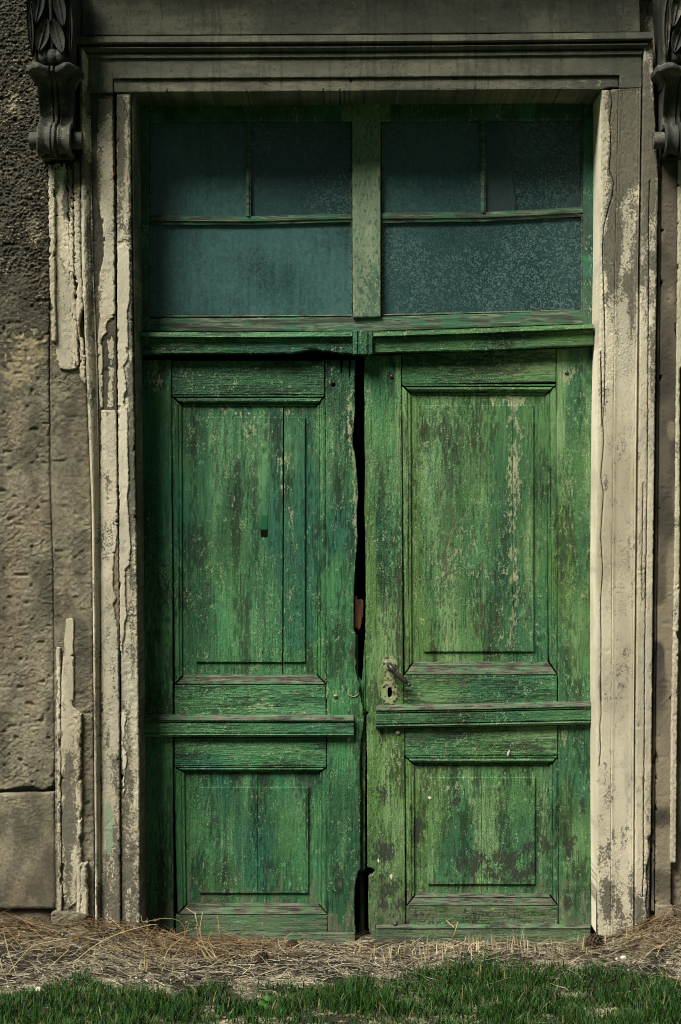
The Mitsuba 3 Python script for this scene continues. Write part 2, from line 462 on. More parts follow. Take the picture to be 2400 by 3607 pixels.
def stucco(p, n, uv):
    X, Y = wall_px(p)
    P = (p.x, p.z)
    peb = noise(p.x * 150, 0, p.z * 150)
    g = noise(p.x * 480, p.z * 480, 3)
    a = fbm(p.x * 7, p.z * 5, 3, 4)
    col = mix((.150, .138, .10), (.255, .230, .168), smoothstep(.3, .7, a))
    col = mix(col, (.225, .18, .13), smoothstep(.55, .75, noise(p.x * 15, p.z * 6, 9)) * .7)
    g3 = noise(p.x * 210, p.z * 210, 13)
    col = col * (.42 + .34 * g + .40 * g3 + .42 * noise(p.x * 110, p.z * 110, 23))
    # blackened roughcast on the upper part
    up = 1 - smoothstep(850, 1450, Y + 900 * (fbm(p.x * 6, p.z * 5, 12, 3) - .5))
    soot = smoothstep(.38, .58, fbm(p.x * 11, p.z * 8, 15, 4) * .8 + .16 + .22 * noise(p.x * 210, p.z * 210, 5) - .1 * (1 - up))
    col = mix(col, (.045, .042, .034), soot * dr.clip(up * .95 + .1, 0, 1))
    tip = smoothstep(.66, .84, peb * .75 + g * .25) * up
    col = mix(col, mix((.22, .19, .13), (.42, .35, .22), g), tip * .75)
    st = smoothstep(.50, .66, fbm(p.x * 16, p.z * 9, 19, 4) * .72 + .14 * g + .14 * g3)
    col = mix(col, (.075, .07, .055), st * .75)
    ochre = blob(X, Y, 90, 1230, 90, 90) + blob(X, Y, 60, 1330, 60, 50)
    col = mix(col, (.32, .27, .17), smoothstep(.5, .7, ochre * .45 + .5 * noise(p.x * 90, p.z * 90, 7)) * .8)
    return col


def stucco_bump(p, n, uv):
    return noise(p.x * 260, p.y * 260, p.z * 260) + .8 * noise(p.x * 130, p.y * 130, p.z * 130) + .5 * noise(p.x * 560, p.y * 560, p.z * 560)


def lintel(p, n, uv):
    """grey, sooty dressed stone"""
    X, Y = wall_px(p)
    g = noise(p.x * 520, p.z * 520, p.y * 520)
    a = fbm(p.x * 5, p.z * 7, p.y * 5, 3)
    col = mix((.085, .088, .07), (.165, .158, .118), smoothstep(.3, .7, a))
    col = col * (.72 + .5 * g)
    col = mix(col, (.055, .058, .05), smoothstep(.46, .66, fbm(p.x * 24, p.z * 60, 7, 4) * .5 + .3 * g + .2 * noise(p.x * 160, p.z * 160, 3)) * .6)
    col = mix(col, (.05, .052, .044), smoothstep(.52, .72, noise(p.x * 75, p.z * 3.5, 41) * .6 + noise(p.x * 240, p.z * 30, 3) * .4) * .5)
    ch = noise(p.x * 190, p.z * 190, 8) * .45 + g * .25 + noise(p.x * 34, p.z * 44, 2) * .3
    w = blob(X, Y, 2100, 285, 260, 22) * .14 + blob(X, Y, 2290, 300, 26, 200) * .18 + blob(X, Y, 540, 310, 90, 14) * .1
    col = mix(col, mix((.26, .24, .17), (.40, .37, .27), g), smoothstep(.80, .86, ch + w) * .8)
    col = mix(col, (.02, .02, .018), smoothstep(.90, .94, noise(p.x * 130 + 9, p.z * 140, 31)) * .7)
    return col


def lintel_bump(p, n, uv):
    return noise(p.x * 230, p.y * 230, p.z * 260) + .6 * noise(p.x * 520, p.z * 520, 4)


def soot(p, n, uv):
    g = noise(p.x * 330, p.y * 330, p.z * 330)
    a = fbm(p.x * 14, p.y * 14, p.z * 9, 3)
    col = mix((.026, .028, .026), (.056, .057, .048), smoothstep(.35, .7, a))
    col = mix(col, (.25, .225, .155), smoothstep(.64, .74, a * .5 + g * .32 + .2 * noise(p.x * 60, p.y * 60, p.z * 40)) * .6)
    return col * (.7 + .5 * g)


def soot_dark(p, n, uv):
    g = noise(p.x * 330, p.y * 330, p.z * 330)
    a = fbm(p.x * 12, p.z * 6, 3, 3)
    X, Y = wall_px(p)
    col = mix((.055, .05, .04), (.11, .095, .072), smoothstep(.3, .7, a))
    lo = smoothstep(.45, .6, noise(p.x * 18, p.z * 8, 7) * .6 + .28 * smoothstep(1500, 2600, Y + 500 * noise(p.x * 9, p.z * 5, 3)))
    col = mix(col, (.25, .205, .15), lo * .8)
    return col * (.7 + .5 * g)


def glass_speckle(dust):
    def fn(p, n, uv):
        f1, f2, cr = voronoi(p.x * 225 + 1.2 * noise(p.x * 110, p.z * 110), p.z * 225 + 1.2 * noise(p.x * 110 + 9, p.z * 110))
        fl = smoothstep(.58, .80, cr * .78 + .34 * noise(p.x * 60, p.z * 60, 4)) * smoothstep(.02, .16, f2 - f1)
        col = mix((.014, .042, .047), (.028, .074, .078), noise(p.x * 9, p.z * 6, 3))
        col = mix(col, (.115, .18, .165), fl * (.72 - .5 * dust) * (.35 + .8 * smoothstep(.3, .7, fbm(p.x * 5, p.z * 5, 2, 3))))
        if dust > 0:
            run = noise(p.x * 170, p.z * 4, 6) * .16 + fbm(p.x * 6, p.z * 5, 12, 3) * .50 + noise(p.x * 200, p.z * 200, 3) * .16 + noise(p.x * 420, p.z * 420, 3) * .18
            col = mix(col, (.058, .138, .136), smoothstep(.24, .66, run) * dust)
            col = col * (.68 + .38 * noise(p.x * 230, p.z * 230, 2) + .30 * noise(p.x * 90, p.z * 60, 5))
        return col
    return fn


def ground_col(p, n, uv):
    g = noise(p.x * 260, p.y * 260, 2)
    a = fbm(p.x * 8, p.y * 10, 3, 3)
    col = mix((.026, .024, .019), (.10, .085, .06), smoothstep(.3, .68, a))
    col = mix(col, (.26, .235, .175), smoothstep(.52, .66, fbm(p.x * 26, p.y * 36, 7, 3) * .5 + .35 * a + .2 * g) * .85)
    lawn = 1 - smoothstep(-1.52, -1.40, p.y + .22 * (noise(p.x * 9, p.y * 9, 6) - .5))
    col = mix(col, mix((.010, .030, .008), (.030, .070, .016), noise(p.x * 70, p.y * 70, 5)), lawn)
    return col * (.6 + .75 * g)


def ground_bump(p, n, uv):
    return noise(p.x * 120, p.y * 120, 2) + .6 * noise(p.x * 330, p.y * 330, 4)


def metal_plate(p, n, uv):
    a = noise(p.x * 140, p.z * 140, 2)
    col = mix((.17, .225, .11), (.27, .315, .175), a)
    return mix(col, (.10, .055, .03), smoothstep(.58, .70, noise(p.x * 90, p.z * 110, 8) * .7 + noise(p.x * 400, p.z * 400, 3) * .3))


bsdf('m_paint_v', proc(paint(False)), .55, paint_bump(False), .0016, spec=.35)
bsdf('m_paint_h', proc(paint(True)), .55, paint_bump(True), .0016, spec=.35)
bsdf('m_bare', proc(bare), .8, bare_bump, .0012)
bsdf('m_window', proc(window_paint), .6, window_bump, .0006)
bsdf('m_patch', (.010, .085, .036), .5)
bsdf('m_bar', proc(bar_wood), .75, bare_bump, .0014)
bsdf('m_plaster', proc(plaster), .9, plaster_bump, .0024, spec=.1)
bsdf('m_clean', proc(clean), .9, plaster_bump, .0010, spec=.1)
bsdf('m_stucco', proc(stucco), .95, stucco_bump, .0055, spec=.05)
bsdf('m_lintel', proc(lintel), .85, lintel_bump, .0020, spec=.2)
bsdf('m_soot', proc(soot), .7, lintel_bump, .0007, spec=.3)
bsdf('m_soot_dark', proc(soot_dark), .9, plaster_bump, .0024, spec=.1)
bsdf('m_ground', proc(ground_col), .95, ground_bump, .006, spec=.05)
bsdf('m_plate', proc(metal_plate), .5, None, spec=.5)
bsdf('m_iron', (.022, .020, .018), .42, None, spec=.6)
bsdf('m_painted_shade', (.006, .006, .006), .95, None, spec=.0)  # near-black colour standing in for the shade inside holes and gaps
bsdf('m_inside', (.05, .045, .04), .95, None, spec=.0)
bsdf('m_splinter', proc(lambda p, n, uv: mix((.018, .008, .005), (.085, .03, .016), noise(p.x * 300, p.z * 12, 2))), .8)
bsdf('m_bolt', (.30, .29, .22), .6)
bsdf('m_stone', (.55, .50, .42), .8)
bsdf('m_cone', proc(lambda p, n, uv: mix((.025, .018, .014), (.09, .06, .042), noise(p.x * 90, p.y * 90, p.z * 90))), .8)
for key, dust in (('m_glass_dusty', .85), ('m_glass_clear', 0.0), ('m_glass_mid', .4)):
    scene[key] = {'type': 'blendbsdf', 'weight': .86,
                  'a': {'type': 'thindielectric'},
                  'b': {'type': 'twosided', 'bsdf': {'type': 'principled', 'base_color': proc(glass_speckle(dust)), 'roughness': .32, 'specular': .5}}}
scene['m_shard'] = {'type': 'blendbsdf', 'weight': .45, 'a': {'type': 'thindielectric'},
                    'b': {'type': 'twosided', 'bsdf': {'type': 'principled', 'base_color': {'type': 'rgb', 'value': [.05, .085, .085]}, 'roughness': .4, 'specular': .5}}}
scene['m_plant'] = {'type': 'twosided', 'bsdf': {'type': 'principled', 'base_color': {'type': 'mesh_attribute', 'name': 'vertex_color'}, 'roughness': .6, 'specular': .25}}


# ------------------------------------------------------------------ ground
def gh(x, y):
    """height of the soil"""
    near = np.clip((y + .55) / .5, 0, 1) ** 1.3
    left = np.clip((-.62 - x) / .25, 0, 1)
    right = np.clip((x - .93) / .35, 0, 1)
    P = np.stack([x, y, x * 0], -1)
    h = near * (.075 * left + .105 * right) - .03 * np.clip((y + .05) / .2, 0, 1) * (1 - left) * (1 - right)
    h = h + (mk.fbm(P * 4, 3) - .5) * .03 * np.clip((y + 3) / 2, .3, 1) + (mk.fbm(P * 30, 3, 4) - .5) * .014
    hump = .008 * np.exp(-((x - .62) / .3) ** 2 - ((y + .18) / .14) ** 2)
    return h + hump


def grid_mesh(xs, ys):
    X, Y = np.meshgrid(xs, ys)
    Z = gh(X.ravel(), Y.ravel())
    far = np.clip((np.maximum(np.abs(X), np.abs(Y)) - 4) / 10, 0, 1).ravel()
    v = np.stack([X.ravel(), Y.ravel(), Z * (1 - far)], -1)
    n, m = len(xs), len(ys)
    i, j = np.meshgrid(np.arange(m - 1), np.arange(n - 1), indexing='ij')
    a = (i * n + j).ravel()
    return trimesh.Trimesh(v, np.vstack([np.stack([a, a + 1, a + n + 1], -1), np.stack([a, a + n + 1, a + n], -1)]), process=False)


def spaced(a, b, step, far):
    core = np.arange(a, b, step)
    lo = a - np.geomspace(step, far, 26)[::-1]
    hi = b + np.geomspace(step, far, 26)
    return np.r_[lo, core, hi]


ys = np.r_[-D - np.geomspace(.1, 200, 22)[::-1], np.arange(-D, -1.8, .12), np.arange(-1.8, .3, .012), np.geomspace(.35, 40, 16)]
add('ground', grid_mesh(spaced(-1.7, 1.7, .014, 200), ys), 'm_ground', kind='structure',
    label='bare dusty soil with pale sandy patches in front of the doorway')

# ------------------------------------------------------------------ house wall
GC, GD, GP = 'consoles flanking the lintel', 'leaves of the green double door', 'pilasters under the consoles'
W = thing('house_wall', 'weathered house wall with roughcast on the left and a grey frieze over the door', 'wall')
XL, XR = -5.0, 5.0
OPL, OPR, OPT = PX(440), PX(2140), PZ(300)
body = trimesh.util.concatenate([boxm(XL, OPL, .06, .55, -.3, 6.5), boxm(OPR, XR, .06, .55, -.3, 6.5), boxm(OPL, OPR, .06, .55, OPT, 6.5)])
add('masonry', body, 'm_plaster', W, smooth=False)
add('roughcast', slab([(-40, -10), (188, -10), (182, 620), (176, 900), (172, 1300), (176, 1700), (186, 2000), (190, 2300), (193, 2600), (192, 2740), (186, 2768), (170, 2776), (150, 2784), (110, 2772), (60, 2776), (20, 2782), (-40, 2784)],
                      .006, .07, r=.006, res=.0042, kind='roughcast', amp=.0070, wob=.002), 'm_stucco', W,
    label='rough pebbly roughcast, blackened towards the top')
add('plinth_block', slab([(-40, 2796), (150, 2792), (192, 2790), (197, 3000), (198, 3180), (190, 3205), (-40, 3205)], -.002, .07, r=.012, res=.006, kind='plaster', amp=.0025, wob=.001), 'm_stucco', W,
    label='large squared stone at the foot of the roughcast wall')
add('footing', slab([(-40, 3200), (176, 3206), (180, 3320), (-40, 3320)], .02, .07, r=.012, res=.008, kind='rough', amp=.006, wob=.003), 'm_stucco', W)
add('render_field', slab(rect(-2800, -1800, -46, 3340), .006, .07, r=.004, res=.03, kind='roughcast', amp=.004), 'm_stucco', W)
add('render_field', slab(rect(2408, -1800, 5200, 3340), .006, .07, r=.004, res=.03, kind='roughcast', amp=.004), 'm_stucco', W)
add('roughcast', slab([(2352, -10), (2420, -10), (2420, 3300), (2360, 3300)], .012, .07, r=.006, res=.006, kind='rough', amp=.006, wob=.003), 'm_soot_dark', W)
add('upper_wall', boxm(XL, XR, .0, .06, PZ(-12), 6.5), 'm_lintel', W, smooth=False)
add('frieze_panel', slab([(290, -40), (2252, -40), (2256, 112), (290, 124)], -.012, .06, r=.002, res=.006, kind='plaster', amp=.0016), 'm_lintel', W,
    label='flat grey frieze panel of pitted stone above the lintel')
# the hood carried by the two consoles, above the picture
hood = [(0, .06), (0, -.30), (.05, -.34), (.10, -.36), (.10, -.40), (.16, -.43), (.16, .06)]
hv = np.array([[x, y, 4.02 + t] for x in (PX(20), PX(2480)) for t, y in hood])
m_ = len(hood)
hf = []
for i in range(m_):
    j = (i + 1) % m_
    hf += [[i, j, m_ + j], [i, m_ + j, m_ + i]]
pv, pf = trimesh.creation.triangulate_polygon(Polygon([(y, t) for t, y in hood]), engine='earcut')
idx = cKDTree(np.array([(y, t) for t, y in hood])).query(pv)[1]
hf += [list(idx[f]) for f in pf] + [list(idx[f] + m_) for f in pf]
add('hood_cornice', trimesh.Trimesh(hv, np.array(hf), process=False), 'm_lintel', W, smooth=False)

# ------------------------------------------------------------------ hallway behind the doors
hall = trimesh.util.concatenate([boxm(-1.6, 1.6, 3.5, 3.6, -.2, 4), boxm(-1.7, -1.6, .5, 3.6, -.2, 4), boxm(1.6, 1.7, .5, 3.6, -.2, 4), boxm(-1.7, 1.7, .5, 3.6, 4, 4.1), boxm(-1.7, 1.7, .5, 3.6, -.2, -.06)])
add('hallway', hall, 'm_inside', kind='structure', smooth=False, label='dark hallway behind the double door')

def crumble(poly, n, seed, lo=2, hi=9, tall=1.8):
    """bites knocked out of the edge of a layer of plaster"""
    p = Polygon(poly) if not hasattr(poly, 'exterior') else poly
    p = p if p.is_valid else p.buffer(0)
    g = np.random.default_rng(seed)
    ring = max(getattr(p, 'geoms', [p]), key=lambda q: q.area).exterior
    bites = []
    for _ in range(n):
        c = ring.interpolate(g.uniform(0, ring.length))
        r = lo + (hi - lo) * g.random() ** 2.5
        a = np.sort(g.uniform(0, 2 * np.pi, 7))
        rr = r * g.uniform(.35, 1.5, 7)
        st_ = g.uniform(.7, 3.6)
        bites.append(Polygon(np.stack([c.x + rr * np.cos(a), c.y + rr * st_ * np.sin(a)], -1)).buffer(0))
    return p.difference(shapely.union_all(bites))


# ------------------------------------------------------------------ door surround
A = thing('door_surround', 'moulded stone door surround, sooty above, its left jamb shedding cream plaster', 'door frame')
# crown: top fillet, torus, small fillet
add('crown_moulding', sweep([(268, 126), (700, 124), (1600, 119), (2304, 110)], [(268, 152), (700, 152), (1600, 147), (2302, 138)],
                            [(0, .06), (0, -.064), (.08, -.070), (.85, -.072), (1, -.066), (1, .06)], -.07, 240, 'plaster', .0011), 'm_lintel', A, smooth=35)
tor = [(0, .06), (0, -.030)] + [(.12 + .5 * k / 8, -.030 - .030 * math.sin(math.pi * k / 8)) for k in range(9)] + [(.70, -.026), (.72, -.040), (.97, -.040), (1, -.030), (1, .06)]
add('torus_moulding', sweep([(278, 152), (1200, 150), (2290, 139)], [(310, 203), (1200, 198), (2262, 188)], tor, -.05, 240, 'plaster', .0009), 'm_lintel', A, smooth=40)
add('lintel_fascia', slab([(312, 202), (1200, 198), (2262, 188), (2262, 308), (2184, 310), (2184, 264), (1200, 271), (397, 276), (397, 326), (312, 327)], -.030, .06, r=.003, res=.006, kind='plaster', amp=.0014, wob=.0006), 'm_lintel', A)
add('lintel_fascia', slab(crumble([(399, 279), (1200, 274), (2182, 267), (2180, 300), (2196, 302), (2180, 308), (2150, 306), (2122, 316), (1900, 314), (1200, 321), (800, 323), (457, 325), (399, 325)], 40, 77, 1.5, 6), -.018, .24, r=.004, res=.006, kind='plaster', amp=.0016, wob=.0012), 'm_lintel', A,
    label='inner fascia of the lintel, its edge chipped pale at the right end')
add('soffit', boxm(PX(440), PX(2140), .0, .30, PZ(318), PZ(285)), 'm_lintel', A, smooth=False)

JL = [330, 700, 1100, 1500, 2000, 2500, 3000, 3300]


def vline(xs, ysq):
    return list(zip(xs, ysq))


# --- left jamb
add('jamb_moulding', sweep(vline([274, 281, 283, 300, 320, 326, 332, 332], [150, 600, 900, 1300, 1800, 2400, 3000, 3300]), vline([313, 320, 324, 340, 347, 350, 354, 354], [200, 600, 900, 1300, 1800, 2400, 3000, 3300]),
                           [(0, .06), (0, -.022), (.1, -.040), (.35, -.055), (.6, -.052), (.8, -.036), (.86, -.026), (1, -.026), (1, .06)], -.05, 320, 'plaster', .0026), 'm_plaster', A, smooth=40,
    label='outer moulding of the left jamb')
sub = [(313, 330), (398, 330), (406, 700), (408, 1100), (412, 1500), (418, 2000), (422, 2600), (424, 3300), (350, 3300), (346, 2400), (340, 1800), (336, 1300), (322, 900), (316, 500)]
add('jamb_core', slab(crumble(sub, 12, 1), -.019, .06, r=.003, res=.006, kind='rough', amp=.0035, wob=.0015), 'm_soot_dark', A, label='dark rough core bared under the fallen plaster of the left jamb')
flake1 = [(345, 345), (396, 350), (399, 560), (403, 800), (404, 1000), (405, 1112), (392, 1124), (380, 1132), (374, 1150), (376, 1168), (362, 1186), (357, 1196), (361, 1230), (362, 1300), (362, 1432), (352, 1440), (346, 1300), (344, 1190), (352, 1118), (344, 1050), (352, 960), (366, 900), (362, 800), (348, 720), (340, 600)]
add('plaster_flake', slab(crumble(flake1, 45, 2), -.026, -.008, r=.003, res=.0045, kind='plaster', amp=.0022, wob=.0016), 'm_plaster', A, label='peeling plaster on the upper left jamb, torn off below')
flake2 = [(354, 1442), (410, 1446), (414, 1800), (414, 1900), (402, 1960), (398, 2060), (410, 2110), (398, 2130), (414, 2200), (420, 2500), (422, 3000), (424, 3290), (358, 3290), (356, 2900), (354, 2300), (350, 1800)]
add('plaster_flake', slab(crumble(flake2, 45, 3), -.026, -.008, r=.004, res=.0045, kind='plaster', amp=.0016, wob=.0014, extra=lambda x, z, d: -.010 * np.clip(1 - (x - PX(352)) / .028, 0, 1) ** 2), 'm_plaster', A,
    label='tall smooth strip of plaster on the lower left jamb')
add('plaster_flake', slab(crumble([(376, 1205), (384, 1190), (402, 1180), (404, 1300), (402, 1435), (378, 1436), (384, 1330)], 45, 4), -.021, -.006, r=.002, res=.004, kind='plaster', amp=.002, wob=.0016), 'm_plaster', A)
core2 = [(411, 328), (457, 328), (462, 900), (474, 1600), (484, 2200), (490, 2700), (492, 3300), (428, 3300), (426, 2400), (421, 1900), (415, 1400), (411, 900)]
add('jamb_core', slab(crumble(core2, 30, 5), -.010, .235, r=.005, res=.006, kind='rough', amp=.003, wob=.0016), 'm_plaster', A)
flk = [(413, 868), (424, 862), (440, 858), (456, 872), (458, 1020), (455, 1060), (448, 1100), (452, 1200), (450, 1262), (435, 1288), (445, 1350), (447, 1372), (434, 1396), (450, 1450), (450, 1600), (454, 1700), (448, 1745), (456, 1850), (460, 1930), (456, 1990), (441, 2006), (441, 2090), (446, 2165), (438, 2230), (430, 2300), (423, 2290), (420, 1900), (416, 1500), (413, 1100)]
add('plaster_flake', slab(crumble(flk, 45, 6), -.018, .0, r=.003, res=.004, kind='plaster', amp=.0015, wob=.0018), 'm_clean', A, label='bright cream flake with a ragged right edge beside the door')
add('plaster_flake', slab(crumble([(425, 2500), (440, 2505), (446, 2530), (438, 2560), (444, 2620), (447, 2680), (440, 2730), (441, 2790), (432, 2800), (428, 2650)], 45, 7), -.014, .0, r=.003, res=.004, kind='plaster', amp=.0012, wob=.0014), 'm_clean', A)
add('plaster_flake', slab(crumble([(413, 334), (440, 334), (452, 420), (456, 600), (456, 850), (430, 850), (414, 850)], 45, 8), -.015, .0, r=.003, res=.005, kind='plaster', amp=.0016, wob=.0014), 'm_plaster', A)
add('jamb_bead', sweep(vline([459, 466, 474, 480, 488, 490], [328, 900, 1500, 2000, 2700, 3330]), vline([474, 478, 486, 490, 496, 499], [328, 900, 1500, 2000, 2700, 3330]),
                       [(0, .25), (0, .03), (.3, .012), (.7, .014), (1, .04), (1, .25)], .02, 160, 'plaster', .002), 'm_lintel', A, smooth=40)
# --- right jamb
f1L = [(2122, 318), (2121, 600), (2119, 900), (2110, 1500), (2105, 2000), (2105, 2600), (2107, 3000), (2110, 3300)]
f1R = [(2180, 312), (2175, 600), (2168, 900), (2162, 1500), (2157, 2000), (2154, 2600), (2153, 3000), (2152, 3300)]
crack1 = LineString([(2150, 318), (2158, 360), (2150, 420), (2154, 520), (2148, 600), (2164, 640), (2158, 690), (2138, 760), (2128, 800), (2124, 880), (2133, 1180), (2133, 1290), (2131, 1400), (2126, 1480), (2128, 1560), (2118, 1680), (2128, 1740), (2121, 1830), (2118, 1900), (2125, 2000), (2118, 2120), (2119, 2300), (2117, 2440), (2120, 2520), (2114, 2560), (2118, 2640), (2112, 2700)])
crack1b = LineString([(2106, 2850), (2102, 2900), (2108, 2940)])
poly = Polygon(f1L + f1R[::-1]).difference(crack1.buffer(1.3)).difference(LineString([(2118, 1240), (2123, 1500)]).buffer(2.2)).difference(LineString([(2118, 2405), (2119, 2470)]).buffer(3))
add('jamb_fascia', slab(poly, -.018, .01, r=.004, res=.0055, kind='plaster', amp=.0018, wob=.0012), 'm_plaster', A, label='inner fascia of the right jamb split by one long crack')
core = Polygon([(2124, 316), (2122, 900), (2108, 2000), (2108, 3300), (2290, 3300), (2290, 1500), (2296, 316)])
add('jamb_core', slab(crumble(core, 30, 9), -.004, .06, r=.003, res=.012, kind='rough', amp=.002), 'm_soot_dark', A)
add('reveal', slab(Polygon([(2119, 318), (2118, 900), (2108, 1500), (2104, 2000), (2104, 2600), (2106, 3000), (2109, 3300), (2200, 3300), (2200, 318)]), .0, .26, r=.01, res=.01, kind='plaster', amp=.0012), 'm_clean', A, label='pale smooth reveal on the right side of the opening')
f2L = [(x + 1, y) for x, y in f1R]
f2R = [(2252, 310), (2248, 600), (2243, 900), (2236, 1500), (2232, 2000), (2228, 2600), (2227, 3000), (2226, 3300)]
add('jamb_fascia', slab(Polygon(f2L + f2R[::-1]), -.024, .0, r=.004, res=.006, kind='plaster', amp=.0012, wob=.0007, extra=lambda x, z, d: .004 * np.exp(-(d / .006) ** 2)), 'm_plaster', A, label='broad smooth fascia of the right jamb, sooty towards the top')
add('jamb_moulding', sweep(f2R, [(2268, 306), (2262, 600), (2257, 900), (2252, 1500), (2246, 2000), (2240, 2600), (2238, 3000), (2238, 3300)],
                           [(0, .0), (0, -.026), (.1, -.033), (.35, -.036), (.6, -.022), (.75, -.016), (1, -.018), (1, .0)], -.03, 300, 'plaster', .0008), 'm_plaster', A, smooth=40)
b1L = [(2268, 150), (2267, 306), (2262, 600), (2258, 900), (2253, 1500), (2247, 2000), (2241, 2600), (2239, 3000), (2239, 3290)]
b1R = [(2303, 142), (2303, 306), (2320, 620), (2316, 900), (2308, 1500), (2302, 2000), (2297, 2600), (2294, 3000), (2288, 3240)]
crack2 = LineString([(2290, 640), (2286, 800), (2288, 900), (2285, 1200), (2284, 1480), (2279, 1900), (2276, 2050), (2272, 2400), (2272, 2600), (2268, 2900), (2270, 3000), (2266, 3160)])
band = Polygon(b1L + b1R[::-1]).difference(crack2.buffer(1.2)).difference(LineString([(2267, 1700), (2263, 2000), (2264, 2120)]).buffer(.9))
bite = Polygon([(2300, 2930), (2284, 2960), (2290, 3010), (2276, 3060), (2282, 3120), (2274, 3180), (2286, 3260), (2310, 3260)])
add('jamb_band', slab(band.difference(bite), -.042, .06, r=.005, res=.0055, kind='plaster', amp=.0018, wob=.0014), 'm_plaster', A, label='outer band of the right jamb, cracked lengthwise')
add('jamb_band', slab(bite.intersection(Polygon(b1L + b1R[::-1]).buffer(-2)), -.026, .06, r=.004, res=.005, kind='rough', amp=.004, wob=.001), 'm_plaster', A, label='broken foot of the outer band of the right jamb')

# ------------------------------------------------------------------ pilasters under the consoles
Q = thing('pilaster', 'crumbling plaster pilaster left of the door under the left console', 'pilaster', GP)
add('core', slab([(186, 560), (282, 560), (288, 900), (302, 1300), (322, 1800), (328, 2400), (334, 3230), (196, 3230), (192, 2500), (188, 2000), (178, 1700), (176, 1300), (178, 900)], -.010, .06, r=.006, res=.0045, kind='rough', amp=.0050, wob=.002), 'm_stucco', Q,
    label='coarse tan stone bared where the plaster has fallen')
add('fillet', slab(crumble([(170, 578), (192, 578), (193, 900), (194, 1080), (198, 1180), (194, 1204), (182, 1200), (176, 1100), (173, 900)], 30, 10), -.040, -.004, r=.004, res=.004, kind='plaster', amp=.003, wob=.0022), 'm_plaster', Q)
add('fillet', slab(crumble([(194, 574), (240, 574), (240, 592), (194, 592)], 30, 11), -.038, -.004, r=.003, res=.004, kind='plaster', amp=.0015, wob=.0012), 'm_plaster', Q)
add('panel', slab(crumble([(194, 594), (238, 594), (244, 900), (256, 1100), (270, 1180), (276, 1290), (262, 1298), (240, 1304), (222, 1300), (208, 1296), (206, 1270), (200, 1262), (196, 1190), (194, 1100)], 40, 12), -.022, -.004, r=.003, res=.0045, kind='plaster', amp=.002, wob=.0022), 'm_plaster', Q,
    label='sunk plaster panel broken off in mid-height')
add('rib', slab(crumble([(240, 580), (256, 580), (258, 900), (272, 1160), (276, 1286), (262, 1286), (250, 1100), (244, 900)], 35, 13), -.036, -.004, r=.004, res=.004, kind='plaster', amp=.0028, wob=.0020), 'm_plaster', Q)
add('rib', slab(crumble([(258, 568), (280, 568), (284, 900), (292, 1080), (280, 1130), (278, 1200), (276, 1180), (268, 1100), (262, 900)], 35, 14), -.046, -.004, r=.006, res=.004, kind='plaster', amp=.0032, wob=.0022), 'm_plaster', Q)
add('rib', slab(crumble([(283, 700), (310, 700), (319, 900), (323, 1150), (318, 1160), (308, 1140), (300, 1115), (296, 1080), (288, 1040), (286, 900)], 35, 15), -.044, -.004, r=.008, res=.004, kind='plaster', amp=.003, wob=.0022), 'm_plaster', Q)
add('plaster_flake', slab(crumble([(279, 1188), (290, 1190), (298, 1230), (304, 1300), (304, 1350), (298, 1360), (284, 1352), (278, 1330), (282, 1260)], 45, 16), -.040, -.006, r=.004, res=.004, kind='plaster', amp=.003, wob=.002), 'm_plaster', Q, label='narrow tongue of plaster hanging beside the broken panel')
add('plaster_flake', slab(crumble([(300, 1190), (316, 1210), (320, 1290), (318, 1345), (308, 1340), (306, 1260)], 45, 17), -.026, -.006, r=.004, res=.004, kind='plaster', amp=.003, wob=.002), 'm_plaster', Q)
add('panel', slab(crumble([(232, 2180), (258, 2176), (260, 2400), (258, 2490), (286, 2515), (284, 2600), (276, 2850), (268, 3180), (240, 3200), (222, 3160), (218, 2900), (214, 2600), (216, 2400), (226, 2260)], 40, 18), -.019, -.004, r=.003, res=.0045, kind='plaster', amp=.0016, wob=.002), 'm_plaster', Q, label='smooth plaster remnant low on the pilaster')
add('fillet', slab(crumble([(198, 2280), (212, 2280), (214, 2900), (218, 3150), (216, 3220), (200, 3220), (203, 3100), (200, 2700)], 30, 19), -.024, -.004, r=.004, res=.004, kind='plaster', amp=.003, wob=.002), 'm_plaster', Q)
add('rib', slab(crumble([(264, 2512), (287, 2514), (284, 2700), (288, 2780), (286, 3020), (283, 3215), (270, 3215), (268, 2900), (266, 2700)], 35, 20), -.034, -.006, r=.005, res=.004, kind='plaster', amp=.0026, wob=.002), 'm_plaster', Q)
add('rib', slab(crumble([(283, 3042), (306, 3040), (308, 3290), (284, 3290)], 35, 21), -.046, -.004, r=.005, res=.004, kind='plaster', amp=.002, wob=.0016), 'm_plaster', Q)
add('foot', slab([(178, 3222), (200, 3214), (240, 3218), (284, 3216), (308, 3226), (306, 3310), (180, 3312)], -.055, .06, r=.010, res=.005, kind='rough', amp=.004, wob=.002), 'm_stucco', Q, label='rough foot stone of the pilaster in the dry grass')
Q2 = thing('pilaster', 'dark grimy pilaster at the right edge under the right console', 'pilaster', GP)
add('back_strip', boxm(PX(2290), PX(2336), .03, .05, PZ(3300), PZ(430)), 'm_stucco', Q2, smooth=False)
add('panel', slab(crumble([(2334, 560), (2388, 560), (2386, 1000), (2380, 2000), (2368, 2500), (2364, 3214), (2311, 3214), (2313, 2600), (2320, 2000), (2330, 1000)], 40, 22), -.020, .05, r=.004, res=.005, kind='plaster', amp=.0022, wob=.0014), 'm_soot_dark', Q2)
add('fillet', slab(crumble([(2318, 560), (2330, 560), (2326, 1000), (2316, 2000), (2308, 2600), (2306, 3212), (2296, 3212), (2300, 2600), (2306, 2000), (2316, 1000)], 30, 23), -.008, .05, r=.003, res=.005, kind='plaster', amp=.0020, wob=.0012), 'm_soot_dark', Q2)
